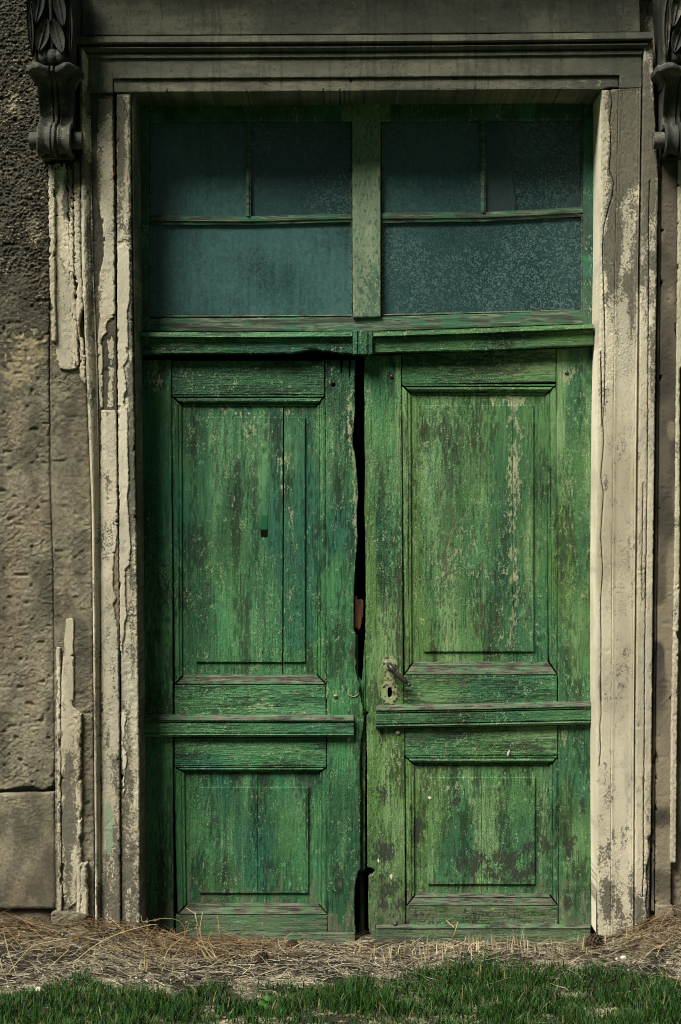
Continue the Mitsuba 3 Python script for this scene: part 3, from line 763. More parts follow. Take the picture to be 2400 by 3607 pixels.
add('fillet', slab(crumble([(2391, 560), (2412, 560), (2412, 1280), (2396, 1300), (2396, 2000), (2386, 2600), (2382, 3040), (2363, 3040), (2366, 2600), (2378, 2000), (2388, 1000)], 30, 24), -.036, .05, r=.004, res=.005, kind='plaster', amp=.0024, wob=.0016), 'm_plaster', Q2, label='paler outer fillet of the right pilaster, broken off near the foot')
add('foot', slab([(2312, 3190), (2368, 3190), (2378, 3216), (2376, 3240), (2314, 3240)], -.030, .05, r=.006, res=.005, kind='rough', amp=.003, wob=.002), 'm_soot_dark', Q2)


# ------------------------------------------------------------------ consoles
def console(x0, label, flip=False):
    """an S-shaped bracket: scroll below, fluted body, flared ledge, acanthus leaves on the swelling upper part. x0: its middle in photo pixels"""
    K = thing('console_bracket', label, 'console', GC)
    yr = -.12
    s = sc(yr)
    sg = -1 if flip else 1

    def wx(u):
        return PX(x0, yr) + sg * u * s

    def grid(fn, nu, nv):
        u, v = np.meshgrid(np.linspace(0, 1, nu), np.linspace(0, 1, nv))
        P = fn(u.ravel(), v.ravel())
        i, j = np.meshgrid(np.arange(nv - 1), np.arange(nu - 1), indexing='ij')
        a = (i * nu + j).ravel()
        return trimesh.Trimesh(P, np.vstack([np.stack([a, a + 1, a + nu + 1], -1), np.stack([a, a + nu + 1, a + nu], -1)]), process=False)

    def weather(P, amp=.0012):
        q = mk.fbm(P * 60, 3, 3) - .5
        P = P.copy()
        P[:, 1] -= amp * q * 2
        return P

    # fluted body
    def flute(u):                                       # relief across
        return .022 * (.5 + .5 * np.cos(4 * np.pi * np.clip(u, 0, 1))) - .022 * np.exp(-((np.abs(u - .5) - .075) / .020) ** 2)

    def body(u, v):
        py = 268 + v * (450 - 268)
        half = 60 + 26 * np.clip(1 - v / .22, 0, 1) ** 2
        uu = (u - .5) * 2
        wrap = np.clip((np.abs(uu) - .86) / .14, 0, 1)
        yv = -.150 + .085 * np.sin(np.clip(v * 1.05, 0, 1) * np.pi * .5) ** 1.2 - .03 * np.clip((v - .75) / .25, 0, 1)
        y = yv - flute((u - .07) / .86) + wrap ** 2 * .0
        y = np.where(wrap > 0, y * (1 - wrap) + .0 * wrap, y)
        return weather(np.stack([wx(np.clip(uu / .86, -1, 1) * half), y, PZ(py, yr)], -1))
    add('fluted_body', grid(body, 90, 50), 'm_soot', K)

    # scroll: turned about a level axis
    def scroll(u, v):
        a = v * 2 * np.pi
        uu = (u - .5) * 2
        r = 47 + 14 * (.5 + .5 * np.cos(4 * np.pi * u)) - 13 * np.exp(-((np.abs(u - .5) - .075) / .022) ** 2) - 10 * np.clip((np.abs(uu) - .93) / .07, 0, 1)
        R = r * s
        return weather(np.stack([wx(uu * 61), -.115 + R * np.sin(a), PZ(492, yr) + R * np.cos(a)], -1))
    add('scroll', grid(scroll, 80, 70), 'm_soot', K)
    for e in (-1, 1):
        def eye(u, v, e=e):
            a = v * 2 * np.pi
            R = np.where(u > .8, 30 * np.sqrt(np.maximum(0, 1 - ((u - .8) / .2) ** 2)), 30) * s
            return weather(np.stack([wx(e * (55 + np.minimum(u, .8) / .8 * 38)), -.095 + R * np.sin(a), PZ(490, yr) + R * np.cos(a)], -1), .001)
        add('scroll_eye', grid(eye, 30, 40), 'm_soot', K)
    add('back_plate', boxm(*sorted((float(wx(-58)), float(wx(58)))), -.07, .05, PZ(548, yr), PZ(-40, yr)), 'm_soot', K, smooth=False)

    # flared ledge
    def ledge(u, v):
        uu = (u - .5) * 2
        pv_ = np.linspace(0, 1, 11)
        out = np.interp(v, pv_, [0, .55, .9, 1, 1.02, 1, .9, .72, .5, .3, .1])
        dp = np.interp(v, pv_, [-20, -16, -11, -3, 6, 13, 17, 21, 30, 42, 58])
        half = 62 + 32 * np.clip(out, 0, 1) ** 1.2
        au = np.abs(uu)
        scal = .86 + .14 * np.cos((au - .52) * 2 * np.pi) - .16 * np.exp(-((au - .085) / .022) ** 2)
        y = -.10 - out * .155 * scal * (1 - .22 * au ** 3)
        py = 256 + dp + 5 * np.sin(au * 7) - 10 * np.clip((au - .8) / .2, 0, 1) ** 2
        y = np.where((u < .004) | (u > .996), .0, y)
        return weather(np.stack([wx(uu * half), y, PZ(py, yr)], -1), .003)
    add('ledge', grid(ledge, 110, 44), 'm_soot', K, label='flared ledge with paler worn nosing')

    # swelling upper body
    def upper(u, v):
        py = 245 - v * 320
        uu = (u - .5) * 2
        half = 62 + 22 * v + 12 * np.clip(1 - v / .15, 0, 1) ** 2
        wrap = np.clip((np.abs(uu) - .8) / .2, 0, 1)
        y = -.185 - .085 * v + .03 * np.abs(uu) ** 2
        y = y * (1 - wrap) + .02 * wrap
        return weather(np.stack([wx(np.clip(uu / .8, -1, 1) * half), y, PZ(py, yr)], -1))
    add('upper_body', grid(upper, 60, 60), 'm_soot', K)

    # acanthus lobes, dished with raised rims and a midrib
    lobes = [((-26, -20), (-50, 112), 19), ((22, -10), (46, 122), 19), ((-14, 95), (-44, 205), 21), ((8, 95), (40, 208), 21), ((-60, -60), (-66, 28), 17), ((52, -60), (50, 26), 17), ((-74, 20), (-66, 215), 10), ((66, 20), (66, 215), 10)]
    for (ax, ay), (bx, by), w in lobes:
        def lobe(u, v):
            uu = (u - .5) * 2
            ww = 1.2 * w * np.sin(np.pi * np.clip(v * .92 + .06, 0, 1)) ** .75
            dx, dy = bx - ax, by - ay
            L = math.hypot(dx, dy)
            cx, cy = ax + dx * v - dy / L * uu * ww, ay + dy * v + dx / L * uu * ww
            vv = (245 - cy) / 320
            bend = -.185 - .085 * np.clip(vv, 0, 1.2)
            rim = .016 * np.abs(uu) ** 1.5 * (np.abs(uu) < .93) + .010 * np.exp(-(uu / .14) ** 2)
            y = bend - .014 - rim - .016 * v ** 3
            y = np.where(np.abs(uu) > .95, bend + .01, y)
            return weather(np.stack([wx(cx), y, PZ(cy, yr)], -1), .001)
        add('acanthus_leaf', grid(lobe, 25, 40), 'm_soot', K)
    add('stem', tubes(np.array([[[wx(2), -.20 - .085 * (245 - q) / 320, PZ(q, yr)] for q in (-60, 20, 100, 180, 215)]]), np.array([[.008, .008, .007, .006, .005]]), 8), 'm_soot', K)

    # curled tip of the leaf: three knuckles over a rounded roll
    def tip(u, v):
        uu = (u - .5) * 2
        a = v * np.pi * 1.25 - .2
        k = .72 + .28 * np.abs(np.cos(uu * np.pi * 1.5)) ** .6 - .12 * uu ** 2
        R = 30 * s * k
        return weather(np.stack([wx(uu * 47), -.195 - R * np.sin(a), PZ(214, yr) + R * 1.05 * np.cos(a)], -1), .003)
    add('leaf_tip', grid(tip, 60, 36), 'm_soot', K, label='curled leaf tip with pale lichen')
    return K


console(195, 'blackened carved stone console with acanthus leaf and scroll, at the upper left of the door')
console(2398, 'carved stone console cut off by the right picture edge, beside the lintel', True)

# ------------------------------------------------------------------ fanlight over the doors
N = thing('transom_window', 'wide fanlight of six frosted panes in a peeling green frame above the door', 'window')
yw = .236
add('frame_stile', slab([(476, 300), (524, 300), (526, 1166), (488, 1166)], yw, .30, r=.003, res=.006, kind='v', amp=.0006), 'm_window', N)
add('frame_stile', slab([(2057, 300), (2112, 300), (2102, 900), (2096, 1150), (2054, 1150)], yw, .30, r=.003, res=.006, kind='v', amp=.0006), 'm_window', N)
add('frame_rail', slab([(526, 300), (2056, 300), (2056, 420), (526, 428)], yw, .30, r=.003, res=.012, kind='h', amp=.0005), 'm_window', N)
add('frame_rail', slab([(516, 1122), (1245, 1117), (1342, 1116), (2056, 1094), (2064, 1140), (1300, 1166), (516, 1168)], yw + .004, .30, r=.003, res=.005, kind='h', amp=.0012, wob=.0006), 'm_bar', N, label='grey-green bottom rail of the fanlight with open grain')
add('mullion', slab([(1240, 300), (1341, 300), (1342, 1115), (1244, 1118)], yw - .012, .30, r=.004, res=.005, kind='v', amp=.0007, wob=.0006), 'm_window', N, label='broad centre mullion with flaking pale green paint')


def bar(pts_a, pts_b, y0=.240, y1=.29, name='glazing_bar', label=None):
    pr = [(0, y1), (0, y0 + .006), (.28, y0 + .004), (.34, y0), (.62, y0), (.68, y0 + .005), (1, y0 + .008), (1, y1)]
    add(name, sweep(pts_a, pts_b, pr, .24, 80, 'h', .0012), 'm_bar', N, smooth=35, label=label)


bar([(527, 757), (880, 760), (1239, 752)], [(527, 789), (880, 790), (1239, 779)])
bar([(1343, 748), (1700, 746), (2055, 728)], [(1343, 783), (1700, 778), (2055, 760)])
bar([(867, 425), (867, 761)], [(883, 425), (884, 761)], y0=.236)
bar([(1692, 425), (1696, 749)], [(1709, 425), (1713, 749)], y0=.236)
# slim beads round the panes
for a, b in (([(526, 430), (526, 1120)], [(532, 430), (532, 1120)]), ([(1234, 430), (1237, 1116)], [(1240, 430), (1243, 1116)]), ([(1343, 430), (1344, 1112)], [(1350, 430), (1351, 1112)]), ([(2050, 430), (2048, 1096)], [(2057, 430), (2055, 1096)]),
             ([(532, 1111), (1236, 1108)], [(532, 1119), (1236, 1116)]), ([(1352, 1106), (2048, 1090)], [(1352, 1114), (2048, 1097)])):
    add('glazing_bead', sweep(a, b, [(0, .29), (0, .252), (.5, .248), (1, .252), (1, .29)], .25, 30, 'h', .0005), 'm_bare', N, smooth=35)


def pane(poly, mat, label, y=.262, t=.004):
    add('pane', slab(poly, y, y + t, r=.0008, res=.03, yref=.262), mat, N, smooth=False, label=label)


pane(rect(528, 420, 872, 770), 'm_glass_dusty', 'dusty left upper pane')
pane(rect(876, 420, 1240, 770), 'm_glass_clear', 'speckled upper pane left of the mullion')
pane(rect(528, 776, 1240, 1120), 'm_glass_dusty', 'wide lower left pane with rain-streaked dust')
pane(rect(1342, 420, 1700, 762), 'm_glass_mid', 'upper pane right of the mullion')
pane(rect(1704, 420, 2056, 756), 'm_glass_clear', 'right upper pane behind broken glass', .273)
pane(rect(1342, 768, 2056, 1112), 'm_glass_clear', 'wide lower right pane of flower-patterned glass')
pane([(1710, 420), (1790, 420), (1800, 520), (1794, 570), (1806, 640), (1816, 700), (1812, 752), (1710, 752)], 'm_shard', 'plain shard left standing at the left of the right upper pane', .258)
pane([(1962, 752), (1982, 725), (2010, 690), (2056, 660), (2056, 752)], 'm_shard', 'small rounded shard in the lower right corner of the right upper pane', .258)
# transom: cornice over the doors
bL = [(485, 1168), (800, 1170), (1241, 1166)]
add('transom_cornice', sweep(bL, [(485, 1187), (800, 1189), (1241, 1186)], [(0, .26), (0, .140), (.1, .128), (.9, .125), (1, .132), (1, .26)], .13, 140, 'h', .0012), 'm_paint_h', N, smooth=35)
add('transom_cornice', sweep([(1315, 1167), (1700, 1155), (2092, 1140)], [(1315, 1186), (1700, 1174), (2092, 1157)], [(0, .26), (0, .140), (.1, .128), (.9, .125), (1, .132), (1, .26)], .13, 140, 'h', .0012), 'm_paint_h', N, smooth=35)
add('transom_beam', slab([(485, 1188), (1241, 1187), (1241, 1246), (1200, 1243), (1150, 1236), (1115, 1230), (1090, 1231), (1060, 1238), (1020, 1243), (900, 1244), (700, 1243), (485, 1247)], .150, .27, r=.003, res=.005, kind='h', amp=.0018, wob=.001), 'm_paint_h', N,
    label='left half of the transom beam with its lower edge gnawed away')
add('transom_beam', slab([(1314, 1188), (1700, 1175), (2092, 1158), (2094, 1214), (1700, 1233), (1314, 1242)], .150, .27, r=.003, res=.005, kind='h', amp=.0015, wob=.001), 'm_paint_h', N)
key = add('transom_key', sweep([(1243, 1164), (1243, 1246)], [(1312, 1163), (1312, 1246)], [(0, .26), (0, .124), (.22, .122), (.24, .130), (.32, .130), (.34, .120), (.74, .120), (.76, .130), (.84, .130), (.86, .122), (1, .124), (1, .26)], .125, 30, 'v', .0008), 'm_paint_v', N, smooth=30,
          label='grooved key block in the middle of the transom')
add('painted_gap_shade', boxm(PX(480), PX(2100), .300, .35, PZ(1290, .28), PZ(1172, .28)), 'm_painted_shade', N, smooth=False)  # black strip behind the transom, the shade of the gap put into colour

# ------------------------------------------------------------------ door leaves
yd = .205                                              # face of stiles and rails
PR_TOP = [(0, .25), (0, yd - .003), (.14, yd - .003), (.17, yd + .007), (.22, yd + .008), (.30, yd - .002), (.45, yd - .005), (.60, yd - .003), (.72, yd + .005), (.76, yd + .011), (.82, yd + .009), (.94, yd + .010), (1, yd + .020), (1, .25)]
PR_BOT = [(0, .25), (0, yd + .016), (.28, yd + .009), (.33, yd + .014), (.38, yd + .008), (.9, yd - .002), (1, yd + .001), (1, .25)]
PR_SIDE = [(0, .25), (0, yd + .002), (.06, yd + .005), (.14, yd + .003), (.40, yd + .001), (.58, yd + .004), (.62, yd + .009), (.68, yd + .006), (.86, yd + .006), (1, yd + .020), (1, .25)]
PR_BAR = [(0, .24), (0, yd - .010), (.08, yd - .026), (.26, yd - .032), (.30, yd - .024), (.36, yd - .030), (.78, yd - .030), (.82, yd - .024), (.9, yd - .030), (1, yd - .024), (1, .24)]


def panel(K, top, bot, lab):
    """top: (outer left, outer right, y) and (inner left, inner right, y) of the upper moulding; bot the same from inner to outer"""
    (ol, orr, y0), (il, ir, y1) = top
    (bl, br, y2), (cl, cr, y3) = bot
    add('moulding', sweep([(ol + 3, y0), (orr - 3, y0)], [(il + 5, y1), (ir - 5, y1)], PR_TOP, yd, 120, 'h', .0006), 'm_paint_h', K, smooth=40)
    add('weathered_ledge', sweep([(bl + 5, y2), (br - 5, y2)], [(cl + 3, y3), (cr - 3, y3)], PR_BOT, yd, 120, 'h', .0012), 'm_bare', K, smooth=35, label=lab)
    add('moulding', sweep([(ol + 1, y0 + 6), (cl + 1, y3 - 6)], [(il - 1, y1 + 3), (bl - 1, y2 - 3)], PR_SIDE, yd, 120, 'v', .0006), 'm_paint_v', K, smooth=40)
    add('moulding', sweep([(orr - 1, y0 + 6), (cr - 1, y3 - 6)], [(ir + 1, y1 + 3), (br + 1, y2 - 3)], PR_SIDE, yd, 120, 'v', .0006), 'm_paint_v', K, smooth=40)


def boards(K, recess, field, cuts, gap=1.2, skew=0):
    """sunk panel of one or two boards, each with its raised field"""
    x0, y0, x1, y1 = recess
    a0, b0, a1, b1 = field
    xs = [x0 - 3] + [c for c in cuts] + [x1 + 3]
    for i in range(len(xs) - 1):
        l = xs[i] + (gap if i else 0)
        r_ = xs[i + 1] - (gap if i < len(xs) - 2 else 0)
        k = add('panel_board', slab([(l, y0 - 3), (r_, y0 - 3), (r_ - skew, y1 + 3), (l - skew * (i > 0), y1 + 3)], yd + .016, yd + .035, r=.0015, res=.005, kind='v', amp=.0007, wob=.0004), 'm_paint_v', K)
        fl, fr = max(a0, l), min(a1, r_)
        add('raised_field', slab([(fl, b0), (fr, b0), (fr - skew * (fr < a1), b1), (fl - skew * (fl > a0), b1)], yd + .007, yd + .017, r=.0025, res=.0045, kind='v', amp=.0008, wob=.0007), 'm_paint_v', k)


# --- left leaf
L1 = thing('door_leaf', 'left leaf of the weathered green double door, without a handle', 'door', GD)
add('stile', slab([(484, 1268), (603, 1268), (604, 1390), (609, 2400), (612, 3328), (492, 3328), (490, 2400), (487, 1700)], yd, .25, r=.003, res=.006, kind='v', amp=.0006, wob=.0005), 'm_paint_v', L1, label='dark hinge stile of the left leaf')
edge = [(1252, 1267), (1250, 1375), (1251, 1457), (1247, 1500), (1243, 1565), (1252, 1608), (1256, 1650), (1260, 1690), (1262, 1755), (1257, 1800), (1258, 1863), (1261, 1900), (1254, 1960), (1249, 2048), (1247, 2150), (1248, 2220), (1255, 2232), (1252, 2310), (1255, 2340), (1252, 2350), (1260, 2390), (1269, 2410), (1266, 2434), (1274, 2470), (1280, 2494), (1283, 2530), (1281, 2562), (1276, 2585), (1270, 2630), (1268, 2700), (1271, 2800), (1270, 2950), (1272, 3060), (1263, 3072), (1255, 3100), (1250, 3130), (1249, 3200), (1250, 3260), (1256, 3286)]
st = Polygon([(1147, 1268)] + edge + [(1156, 3286), (1151, 2400), (1147, 1400)])
holes = [Point(1176, 1356).buffer(7)]
for h in holes:
    st = st.difference(h)
st = st.difference(Polygon([(1196, 1262), (1210, 1262), (1206, 1310), (1202, 1318)])).difference(Polygon([(1228, 1262), (1238, 1262), (1232, 1340)]))
add('stile', slab(st, yd, .25, r=.003, res=.005, kind='v', amp=.0010, wob=.0016), 'm_paint_v', L1, label='meeting stile of the left leaf with a splintered edge')
add('rail', slab([(607, 1270), (1143, 1270), (1143, 1389), (607, 1390)], yd, .25, r=.0025, res=.005, kind='h', amp=.0009, wob=.0006), 'm_paint_h', L1)
add('rail', slab([(615.5, 2413), (1147.5, 2413), (1148.5, 2522), (615.5, 2522)], yd, .25, r=.0025, res=.005, kind='h', amp=.0009, wob=.0006), 'm_paint_h', L1)
add('rail', slab([(615.5, 2598), (1148.5, 2598), (1150.5, 2698), (615.5, 2698)], yd, .25, r=.0025, res=.005, kind='h', amp=.0009, wob=.0006), 'm_paint_h', L1)
add('rail', slab([(619.5, 3225), (1154.5, 3225), (1154.5, 3288), (619.5, 3288)], yd, .25, r=.0025, res=.005, kind='h', amp=.0011, wob=.0006), 'm_paint_h', L1)
panel(L1, ((604, 1146, 1391), (645, 1115, 1432)), ((646, 1118, 2378), (615, 1149, 2412)), 'grey weathered sill moulding of the tall left panel')
boards(L1, (646, 1432, 1117, 2380), (690, 1468, 1076, 2333), [1000], gap=2.0, skew=3)
panel(L1, ((612, 1153, 2699), (655, 1124, 2722)), ((660, 1121, 3184), (624, 1156, 3224)), 'grey weathered sill moulding of the low left panel')
boards(L1, (656, 2722, 1122, 3186), (703, 2773, 1080, 3147), [908, 1087], gap=.35)
add('ledge_bar', sweep([(507, 2523), (1246, 2525)], [(507, 2597), (1246, 2596)], PR_BAR, yd - .03, 160, 'h', .0014), 'm_paint_h', L1, smooth=35, label='horizontal ledge bar across the left leaf')
add('ledge_top', sweep([(507, 2520), (1246, 2522)], [(507, 2539), (1246, 2540)], [(0, .22), (0, yd - .012), (.25, yd - .030), (.85, yd - .037), (1, yd - .034), (1, .22)], yd - .03, 120, 'h', .0012), 'm_bare', L1, smooth=35)
add('kick_board', slab([(498, 3288), (1252, 3286), (1254, 3352), (498, 3352)], yd - .006, .25, r=.004, res=.005, kind='h', amp=.0014, wob=.0008), 'm_bare', L1, label='bare grey kick board of the left leaf')
reb = Polygon([(1246, 2226), (1262, 2240), (1262, 2380), (1276, 2400), (1283, 2300), (1287, 2240), (1289, 2500), (1287, 2900), (1288, 3058), (1280, 3068), (1240, 3062), (1240, 2300)])
add('rebate_strip', slab(reb, yd + .026, .26, r=.003, res=.005, kind='v', amp=.0016, wob=.0012), 'm_paint_v', L1, label='splintered inner rebate of the left leaf')
add('inner_post', slab([(1266, 3050), (1284, 3050), (1285, 3200), (1283, 3340), (1262, 3340), (1268, 3200)], yd + .10, yd + .14, r=.004, res=.005, kind='v', amp=.0016, wob=.0012), 'm_paint_v', L1, label='dark slat showing behind the hole at the foot of the left leaf')
add('splinter', slab([(1247, 2108), (1256, 2095), (1260, 2112), (1274, 2112), (1282, 2118), (1280, 2170), (1270, 2214), (1264, 2222), (1258, 2210), (1250, 2224), (1246, 2222)], yd + .014, .26, r=.003, res=.003, kind='v', amp=.002, wob=.001), 'm_splinter', L1, label='torn red-brown splinter in the gap')
add('mortise_patch', slab(rect(917, 1814, 943, 1866), yd + .0045, yd + .012, r=.001, res=.005), 'm_patch', L1, label='small oblong of darker, newer green')
add('painted_mortise_hole', slab(rect(919, 1867, 943, 1892), yd + .0055, yd + .012, r=.001, res=.005), 'm_painted_shade', L1)  # black plate, the dark of a hole painted rather than cut

# --- right leaf
R1 = thing('door_leaf', 'right leaf of the weathered green double door, with the lever handle and keyhole plate', 'door', GD)
ledge_ = [(1284, 1252), (1283, 1380), (1286, 1420), (1284, 1500), (1287, 1640), (1285, 1800), (1288, 1900), (1290, 2100), (1288, 2250), (1290, 2400), (1291, 2505), (1300, 2513), (1292, 2522), (1294, 2700), (1294, 2900), (1296, 3056), (1312, 3058), (1322, 3066), (1316, 3078), (1300, 3092), (1298, 3150), (1300, 3270), (1302, 3285), (1312, 3296), (1310, 3310), (1302, 3330), (1324, 3334)]
stl = Polygon(ledge_ + [(1324, 3260), (1429, 3258), (1426, 2600), (1421, 2400), (1415, 1400), (1414, 1248)])
kh = Polygon([(1367, 2424), (1372, 2421), (1379, 2423), (1382, 2436), (1381, 2452), (1376, 2458), (1368, 2456), (1366, 2440)])
stl = stl.difference(kh)
add('stile', slab(stl, yd, .25, r=.003, res=.005, kind='v', amp=.0009, wob=.0009), 'm_paint_v', R1, label='lock stile of the right leaf')
add('stile', slab([(1962, 1228), (2088, 1220), (2084, 1700), (2082, 2400), (2083, 3000), (2084, 3262), (1970, 3258), (1967, 2400), (1962, 1400)], yd, .25, r=.003, res=.005, kind='v', amp=.0008, wob=.0006), 'm_paint_v', R1)
add('rail', slab([(1417.5, 1246), (1958.5, 1228), (1958.5, 1345), (1417.5, 1354)], yd, .25, r=.0025, res=.005, kind='h', amp=.0009, wob=.0006), 'm_paint_h', R1)
add('rail', slab([(1424.5, 2380), (1963.5, 2380), (1964.5, 2474), (1424.5, 2487)], yd, .25, r=.0025, res=.005, kind='h', amp=.0010, wob=.0006), 'm_paint_h', R1)
add('rail', slab([(1428.5, 2566), (1964.5, 2552), (1964.5, 2660), (1428.5, 2662)], yd, .25, r=.0025, res=.005, kind='h', amp=.0010, wob=.0006), 'm_paint_h', R1)
add('rail', slab([(1432.5, 3194), (1966.5, 3193), (1966.5, 3258), (1432.5, 3260)], yd, .25, r=.0025, res=.005, kind='h', amp=.0012, wob=.0006), 'm_paint_h', R1)
panel(R1, ((1415, 1961, 1353), (1452, 1924, 1391)), ((1455, 1936, 2332), (1424, 1966, 2379)), 'grey weathered sill moulding of the tall right panel')
boards(R1, (1453, 1392, 1925, 2334), (1493, 1428, 1881, 2296), [1807], gap=.5, skew=-2)
panel(R1, ((1427, 1967, 2663), (1463, 1936, 2698)), ((1465, 1936, 3150), (1432, 1968, 3193)), 'grey weathered sill moulding of the low right panel')
boards(R1, (1463, 2699, 1936, 3152), (1508, 2738, 1886, 3116), [1698], gap=.35)
add('ledge_bar', sweep([(1325, 2490), (1700, 2484), (2082, 2474)], [(1325, 2566), (1700, 2560), (2082, 2552)], PR_BAR, yd - .03, 160, 'h', .0014), 'm_paint_h', R1, smooth=35, label='horizontal ledge bar across the right leaf')
add('ledge_top', sweep([(1325, 2486), (1700, 2481), (2082, 2471)], [(1325, 2505), (1700, 2499), (2082, 2490)], [(0, .22), (0, yd - .012), (.25, yd - .030), (.85, yd - .037), (1, yd - .034), (1, .22)], yd - .03, 120, 'h', .0012), 'm_bare', R1, smooth=35)
add('kick_board', slab([(1325, 3260), (2082, 3262), (2084, 3356), (1322, 3352)], yd - .008, .25, r=.004, res=.0045, kind='h', amp=.0020, wob=.0008), 'm_paint_h', R1, label='weathered kick board of the right leaf')
add('kick_top', sweep([(1326, 3257), (2080, 3256)], [(1326, 3270), (2080, 3269)], [(0, .22), (0, yd), (.3, yd - .008), (.9, yd - .012), (1, yd - .009), (1, .22)], yd, 100, 'h', .001), 'm_bare', R1, smooth=35)
# fittings
P_ = f'{R1}__handle_plate'
th = np.linspace(0, 2 * np.pi, 40)
disc = Polygon([(1373 + 28 * math.cos(a), 2340 + 29 * math.sin(a)) for a in th])
neck = Polygon([(1352, 2355), (1394, 2355), (1391, 2385), (1392, 2404), (1396, 2412), (1401, 2416), (1401, 2464), (1396, 2462), (1397, 2470), (1391, 2467), (1388, 2473), (1384, 2470), (1391, 2480), (1384, 2479), (1380, 2482), (1372, 2480), (1364, 2482), (1360, 2479), (1353, 2480), (1360, 2469), (1356, 2470), (1354, 2465), (1350, 2468), (1349, 2460), (1344, 2462), (1346, 2416), (1351, 2412), (1355, 2404), (1355, 2385)])
plate = disc.union(neck).difference(kh)
pk = add('handle_plate', slab(plate, yd - .004, yd + .002, r=.0012, res=.004), 'm_plate', R1, label='pale green keyhole plate with a notched foot')


def ball(px, py, y, r, flat=.6, n=10):
    m = trimesh.creation.icosphere(subdivisions=2, radius=1)
    m.apply_scale([r, r * flat, r])
    m.apply_translation([PX(px, yd), y, PZ(py, yd)])
    return m


def stick(pts, radii, sides=14):
    v = np.array([[PX(a, yd), y, PZ(b, yd)] for a, b, y in pts])
    m = tubes(v[None], np.array([radii]), sides)
    caps = [trimesh.creation.icosphere(subdivisions=2, radius=r).apply_translation(c) for r, c in ((radii[0], v[0]), (radii[-1], v[-1]))]
    return trimesh.util.concatenate([m] + caps)


add('rose', slab(Polygon([(1373 + 20 * math.cos(a), 2342 + 20 * math.sin(a)) for a in th]), yd - .010, yd - .003, r=.004, res=.003), 'm_plate', pk)
add('plate_screw', ball(1357, 2338, yd - .006, .0085, .5), 'm_iron', pk)
add('plate_screw', ball(1395, 2344, yd - .005, .004, .5), 'm_iron', pk)
add('plate_screw', ball(1353, 2418, yd - .005, .004, .5), 'm_iron', pk)
add('plate_screw', ball(1392, 2419, yd - .005, .004, .5), 'm_iron', pk)
lv = add('lever', stick([(1372, 2342, yd - .004), (1372, 2342, yd - .045), (1378, 2350, yd - .055), (1388, 2362, yd - .055)], [.012, .012, .012, .008]), 'm_iron', R1, smooth=40, label='dark iron lever drooping to the right')
add('grip', stick([(1389, 2363, yd - .055), (1394, 2368, yd - .055), (1410, 2382, yd - .055), (1426, 2396, yd - .055), (1432, 2401, yd - .055), (1434, 2403, yd - .055), (1440, 2408, yd - .055)], [.0065, .009, .0115, .0115, .009, .006, .0085]), 'm_iron', lv, smooth=40)
add('painted_key_recess', boxm(PX(1362, yd), PX(1386, yd), yd + .02, yd + .03, PZ(2462, yd), PZ(2418, yd)), 'm_painted_shade', R1, smooth=False)  # black backing that puts the shade behind the keyhole into colour
for K, x, y, r, mat in ((R1, 1402, 2580, .010, 'm_bolt'), (R1, 1380, 1326, .009, 'm_iron'), (R1, 1998, 1314, .008, 'm_iron'), (R1, 1393, 3257, .010, 'm_iron'), (L1, 1229, 2603, .010, 'm_bolt'), (L1, 1182, 2453, .008, 'm_plate')):
    add('bolt_head', ball(x, y, yd - .002, r, .75), mat, K)
add('scutcheon_rim', tubes(np.array([[[PX(1245 + 19 * math.cos(a), yd), yd - .002, PZ(2438 + 16 * math.sin(a), yd)] for a in np.linspace(.15, 2.7, 14)]]), np.full((1, 14), .002), 6), 'm_bolt', L1)
for x, y in ((1335, 3034), (1518, 2815), (1792, 2652), (1378, 3092)):
    k = rng.normal(0, 1, (9, 2))
    c = shapely.MultiPoint([(x + a * 4, y + b * 7) for a, b in k]).convex_hull
    add('dropping', slab(c, yd - .003 if y < 2700 or x < 1420 else yd + .004, yd + .012, r=.001, res=.003), 'm_stone', R1)


# ------------------------------------------------------------------ plants and litter on the ground
def at_ground(px, py):
    """the point of the ground that the photograph shows at this pixel"""
    y = -.3
    for _ in range(30):
        z = gh(np.array([PX(px) * (D + y) / D]), np.array([y]))[0]
        y = (CZ - z) / ((py - CY) * S0) * D - D
        y = min(max(y, -1.6), .15)
    x = (px - CX) * S0 * (D + y) / D
    return np.array([x, y, gh(np.array([x]), np.array([y]))[0]])


def grass_density(x, y):
    P = np.stack([x, y, x * 0], -1)
    edge_ = -.68 + .34 * (mk.fbm(P * 3.1, 3, 8) - .5) * 2
    edge_ = edge_ + .12 * np.clip((x + .1) / .3, 0, 1) + .40 * np.exp(-((x - .62) / .34) ** 2) + .06 * np.clip((x - 1.0) / .2, 0, 1)
    d = np.clip((edge_ - y) / .20, 0, 1) ** 1.6
    bare_ = np.clip((-1.02 - y) / .08, 0, 1) * np.exp(-((x + .1) / .55) ** 2)
    return d * np.clip(2.3 * mk.fbm(P * 9, 2, 3) - .15, 0, 1) * (1 - .6 * bare_)


